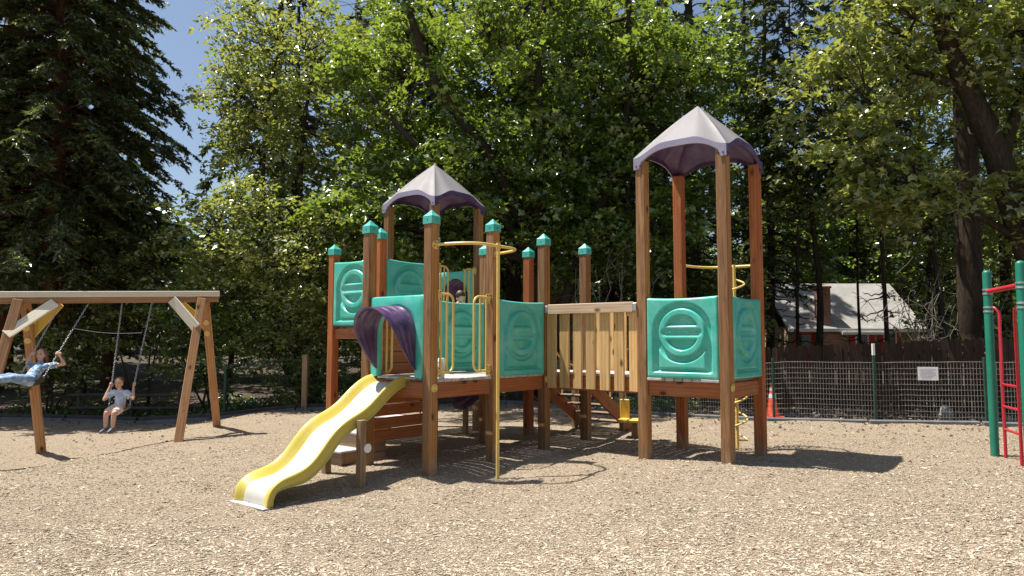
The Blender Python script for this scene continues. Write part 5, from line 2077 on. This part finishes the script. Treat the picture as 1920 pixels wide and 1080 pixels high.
    # --- right: leaning maple, straight trunk, thin trees
    broad_tree('maple_tree', 'leaning dark trunked maple arching in from the right edge with bright leaf tufts', 'tree', gpos(12.1, 15.2),
               [([(12.1, 15.2, -0.1), (11.6, 15.1, 2.2), (10.95, 15.0, 3.6), (10.35, 14.8, 5.4), (9.65, 14.7, 6.9), (9.0, 14.6, 8.3), (8.6, 14.5, 10.5)], 0.34, 0.14),
                ([(10.9, 15.0, 3.7), (9.9, 15.0, 4.4), (8.6, 14.9, 5.2), (7.2, 14.9, 5.6)], 0.09, 0.03),
                ([(10.3, 14.8, 5.6), (10.9, 14.6, 7.2), (11.4, 14.4, 9.0)], 0.14, 0.05),
                ([(9.7, 14.7, 6.9), (8.2, 14.9, 7.6), (6.7, 15.2, 8.0)], 0.10, 0.03)],
               [((9.6, 14.6, 9.0), (3.0, 1.8, 1.7), 170), ((7.4, 15.2, 7.0), (1.7, 1.3, 1.5), 85), ((10.9, 14.4, 7.4), (1.4, 1.3, 1.5), 80), ((8.2, 15.0, 5.0), (1.6, 1.1, 0.9), 55), ((11.2, 14.8, 4.6), (1.1, 1.2, 1.1), 45)],
               M['leaf_light'], M['maple_bark'], 44, 0.16, 0.46, 9, shape='lobed', hollow=0.3)
    conifer('pine_tree', 'thick straight dark pine trunk rising behind the board fence', gpos(at_px(1824, 18.6), 18.6), 26, 0.37, M['pine_bark'], M['leaf_fir'], 8.0, 3.4, 110, 18, 15, (0.2, 0.05), 0.3, None, 10, seed=8, z_dead=4.5)
    for k, (px, Y, H, r, zl, re, lab) in enumerate((
            (1660, 21.5, 17, 0.075, 6.0, 1.4, 'thin dark fir trunk in front of the right half of the grey roof'),
            (1612, 24.0, 18, 0.05, 6.2, 1.3, 'slim bare stemmed fir in front of the middle of the grey roof'),
            (1498, 22.5, 19, 0.06, 6.4, 1.4, 'thin fir rising just left of the brick chimney'),
            (1446, 24.5, 20, 0.16, 3.4, 2.2, 'grey green fir right of the tall tower roof'),
            (1885, 23.0, 21, 0.2, 5.0, 2.3, 'dark fir standing between the thick trunk and the green pipes'),
            (1300, 24.5, 22, 0.28, 3.0, 3.1, 'grey green cedar showing above the tall tower roof'),
            (1150, 25.5, 23, 0.25, 3.0, 2.8, 'dark fir half hidden by the great maple, above the bridge'),
            (965, 24.0, 24, 0.3, 5.5, 2.4, 'tall conifer trunk rising through the middle of the great maple'))):
        x = at_px(px, Y)
        conifer('fir_tree', lab, gpos(x, Y), H, r, M['pine_bark'], M['leaf_fir'], zl, re, 95, 16, 15, (0.2, 0.055), 0.35, None, 26, seed=20 + k, z_dead=1.5)
    for k, (x, y, z, r, K, mt, lab) in enumerate((
            (9.6, 22.6, 7.9, (2.3, 1.8, 2.9), 170, 'leaf_light', 'loose light green tree behind the tall tower and fence'),
            (13.6, 23.5, 8.2, (2.6, 2.0, 3.6), 190, 'leaf_maple', 'green tree above the right half of the grey roof'),
            (12.6, 21.2, 5.5, (2.7, 0.9, 1.0), 80, 'leaf_light', 'young tree whose leafy sprays hang in front of the grey roof'),
            (7.4, 24.5, 9.2, (2.0, 1.8, 3.2), 120, 'leaf_maple', 'thin crowned green tree right of the tall roof peak'),
            (16.8, 22.0, 7.0, (2.2, 2.0, 4.0), 170, 'leaf_light', 'light green tree behind the green pipes at the right edge'))):
        g = gpos(x, y)
        broad_tree('broadleaf_tree', lab, 'tree', g, [([(x, y, g[2] - 0.2), (x + 0.2, y, z * 0.4), (x - 0.1, y, z * 0.8), (x, y, z + r[2] * 0.7)], 0.13, 0.03)],
                   [((x, y, z), r, K)], M[mt], M['maple_bark'], 46, 0.15, 0.5, 9, hollow=0.2)
    # --- background rows: copies
    far = [conifer('forest_conifer', 'dark conifer deep in the forest behind the other trees', (0, 60, 0), 24, 0.3, M['pine_bark'], M['leaf_fir'], 2.2, 3.4, 105, 14, 15, (0.34, 0.10), 0.38, 'conifers deep in the forest', 8, seed=40 + k) for k in range(2)]
    rng = np.random.default_rng(77)
    spots = []
    for Y, n in ((29, 17), (35, 20), (43, 23)):
        for k in range(n):
            px = -760 + 3440 * (k + 0.5 + rng.uniform(-0.3, 0.3)) / n
            if 285 < px < 410:
                continue
            if 1270 < px < 1790 and Y < 39:
                continue
            if 1440 < px < 1760 and rng.random() < 0.45:
                continue
            spots.append((at_px(px, Y), Y + rng.uniform(-2, 2)))
    for i, (x, y) in enumerate(spots):
        o = far[i] if i < 2 else copy_tree(far[i % 2])
        o.location = gpos(x, y)
        o.rotation_euler = (0, 0, rng.uniform(0, 6.28))
        s = rng.uniform(0.75, 1.15)
        o.scale = (s * 1.1, s * 1.1, s)
    fb = broad_tree('forest_tree', 'light green broadleaf tree deep in the forest', 'tree', (0, 0, 0), [([(0, 0, -0.2), (0.2, 0, 3), (-0.1, 0.1, 6), (0, 0, 9)], 0.16, 0.04)],
                    [((0, 0, 5.2), (3.0, 3.0, 4.2), 190)], M['leaf_maple'], M['maple_bark'], 40, 0.24, 0.62, 10, 'broadleaf trees deep in the forest')
    first = True
    for Y, n, smin in ((26.5, 14, 0.8), (32, 17, 0.9)):
        for k in range(n):
            px = -680 + 3300 * (k + 0.5 + rng.uniform(-0.3, 0.3)) / n
            if 300 < px < 400 or 1270 < px < 1790 or (930 < px < 1080 and Y < 30):
                continue
            o = fb if first else copy_tree(fb)
            first = False
            x = at_px(px, Y)
            o.location = gpos(x, Y + rng.uniform(-1.5, 1.5))
            o.rotation_euler = (0, 0, rng.uniform(0, 6.28))
            s = rng.uniform(smin, smin + 0.45) * (0.8 if px < 700 else 1)
            o.scale = (s, s, s)
    for px, Y, s in ((1420, 41, 1.25), (1530, 44, 1.3), (1610, 40, 1.15), (1700, 43, 1.3), (1780, 40, 1.2)):
        o = copy_tree(fb)
        o.location = gpos(at_px(px, Y), Y)
        o.rotation_euler = (0, 0, px * 0.37)
        o.scale = (s, s, s)
    # --- far wood reads as one mass
    n = 26000
    x = rng.uniform(-62, 62, n)
    y = 56 + rng.uniform(-3, 5, n)
    top = 9 + 3.5 * np.sin(x * 0.35) + 2 * np.sin(x * 0.9 + 1)
    z = rng.random(n) ** 0.8 * top + 1.0
    V, F = kites(np.stack([x, y, z], 1), unit(rng.normal(size=(n, 3)) + np.array([0, -0.4, 0.6])), rng.normal(size=(n, 3)), rng.uniform(0.5, 1.1, n), rng.uniform(0.4, 0.8, n), rng)
    obj('forest', arr_mesh('forest', V, F, M['leaf_deep']), kind='stuff')


build_trees()


# ------------------------------------------------------------------ ground cover and leaf litter along the forest side
def bare_shrub(label, x, y, h, w, n, seed):
    rng = np.random.default_rng(seed)
    g = gpos(x, y)
    root = empty('bare_shrub', label, 'shrub', g)
    mb = MB()
    for k in range(n):
        q = np.array([rng.normal(0, w), rng.normal(0, w * 0.5), h * rng.uniform(0.5, 1.0)])
        P = limb_path((rng.normal(0, 0.12), rng.normal(0, 0.1), 0), q, rng, 8, 0.2, 0.25)
        mb.tube(P, np.linspace(0.02, 0.006, 8).tolist(), 5, caps=False)
        for m in range(3):
            b = P[rng.integers(3, 7)]
            mb.tube(limb_path(b, b + rng.normal(0, 0.35, 3) + np.array([0, 0, -0.1]), rng, 5, 0.2), np.linspace(0.009, 0.004, 5).tolist(), 4, caps=False)
    mb.build('twigs', M['dead_wood'], root, kind='stuff')


bare_shrub('pale leafless twigs hanging behind the fence beside the thick dark trunk', 11.6, 19.6, 3.9, 0.8, 26, 3)
bare_shrub('pale leafless twigs behind the bridge and the great maple', 2.4, 18.6, 4.2, 0.9, 16, 4)


def build_cover():
    rng = np.random.default_rng(5)
    n = 16000
    x = rng.uniform(-16, 15, n)
    y = edge_y(x) + 0.1 + rng.gamma(1.5, 1.6, n)
    z = gz(x, y) - 0.03
    P = np.stack([x, y, z], 1)
    V, F = kites(P, unit(rng.normal(0, 0.35, (n, 3)) + np.array([0, 0, 1.0])), rng.normal(size=(n, 3)), rng.uniform(0.05, 0.16, n), rng.uniform(0.04, 0.1, n), rng)
    obj('leaf_litter', arr_mesh('leaf_litter', V, F, M['leaf_dry']), kind='stuff')
    n = 9000
    patch = np.stack([rng.uniform(-14, 4, 90), np.zeros(90)], 1)
    patch[:, 1] = edge_y(patch[:, 0]) + 0.4 + rng.gamma(1.6, 1.4, 90)
    k = rng.integers(0, 90, n)
    xy = patch[k] + rng.normal(0, 0.28, (n, 2))
    xy[:, 1] = np.maximum(xy[:, 1], edge_y(xy[:, 0]) + 0.15)
    z = gz(xy[:, 0], xy[:, 1]) + rng.uniform(0, 0.25, n)
    V, F = kites(np.stack([xy[:, 0], xy[:, 1], z], 1), unit(rng.normal(0, 0.5, (n, 3)) + np.array([0, 0, 0.8])), rng.normal(size=(n, 3)), rng.uniform(0.06, 0.16, n), rng.uniform(0.03, 0.08, n), rng)
    obj('ground_cover', arr_mesh('ground_cover', V, F, M['leaf_deep']), kind='stuff')
    # a few dark sticks and bark bits lying on the chips
    mb = MB()
    for k in range(170):
        yy = rng.uniform(3.6, 12.5)
        xx = rng.uniform(-0.74, 0.74) * yy
        a, L = rng.uniform(0, 6.28), rng.gamma(2.5, 0.022) + 0.02
        zz = g1(xx, yy) + 0.011
        d = np.array([math.cos(a), math.sin(a), rng.normal(0, 0.08)]) * L / 2
        c = np.array([xx, yy, zz])
        mb.tube([c - d, c + np.array([rng.normal(0, .1), rng.normal(0, .1), 0.05]) * L, c + d], [0.003, 0.004, 0.002], 4)
    mb.build('dropped_sticks', M['stick'], kind='stuff')
    # fallen leaves blown on to the shaded chips
    n = 900
    x = rng.uniform(-12, 12, n)
    y = edge_y(x) - 0.05 - rng.gamma(1.2, 1.1, n)
    V, F = kites(np.stack([x, y, gz(x, y) + 0.012], 1), unit(rng.normal(0, 0.3, (n, 3)) + np.array([0, 0, 1.0])), rng.normal(size=(n, 3)), rng.uniform(0.04, 0.1, n), rng.uniform(0.03, 0.07, n), rng)
    obj('fallen_leaves', arr_mesh('fallen_leaves', V, F, M['leaf_dry']), kind='stuff')


build_cover()
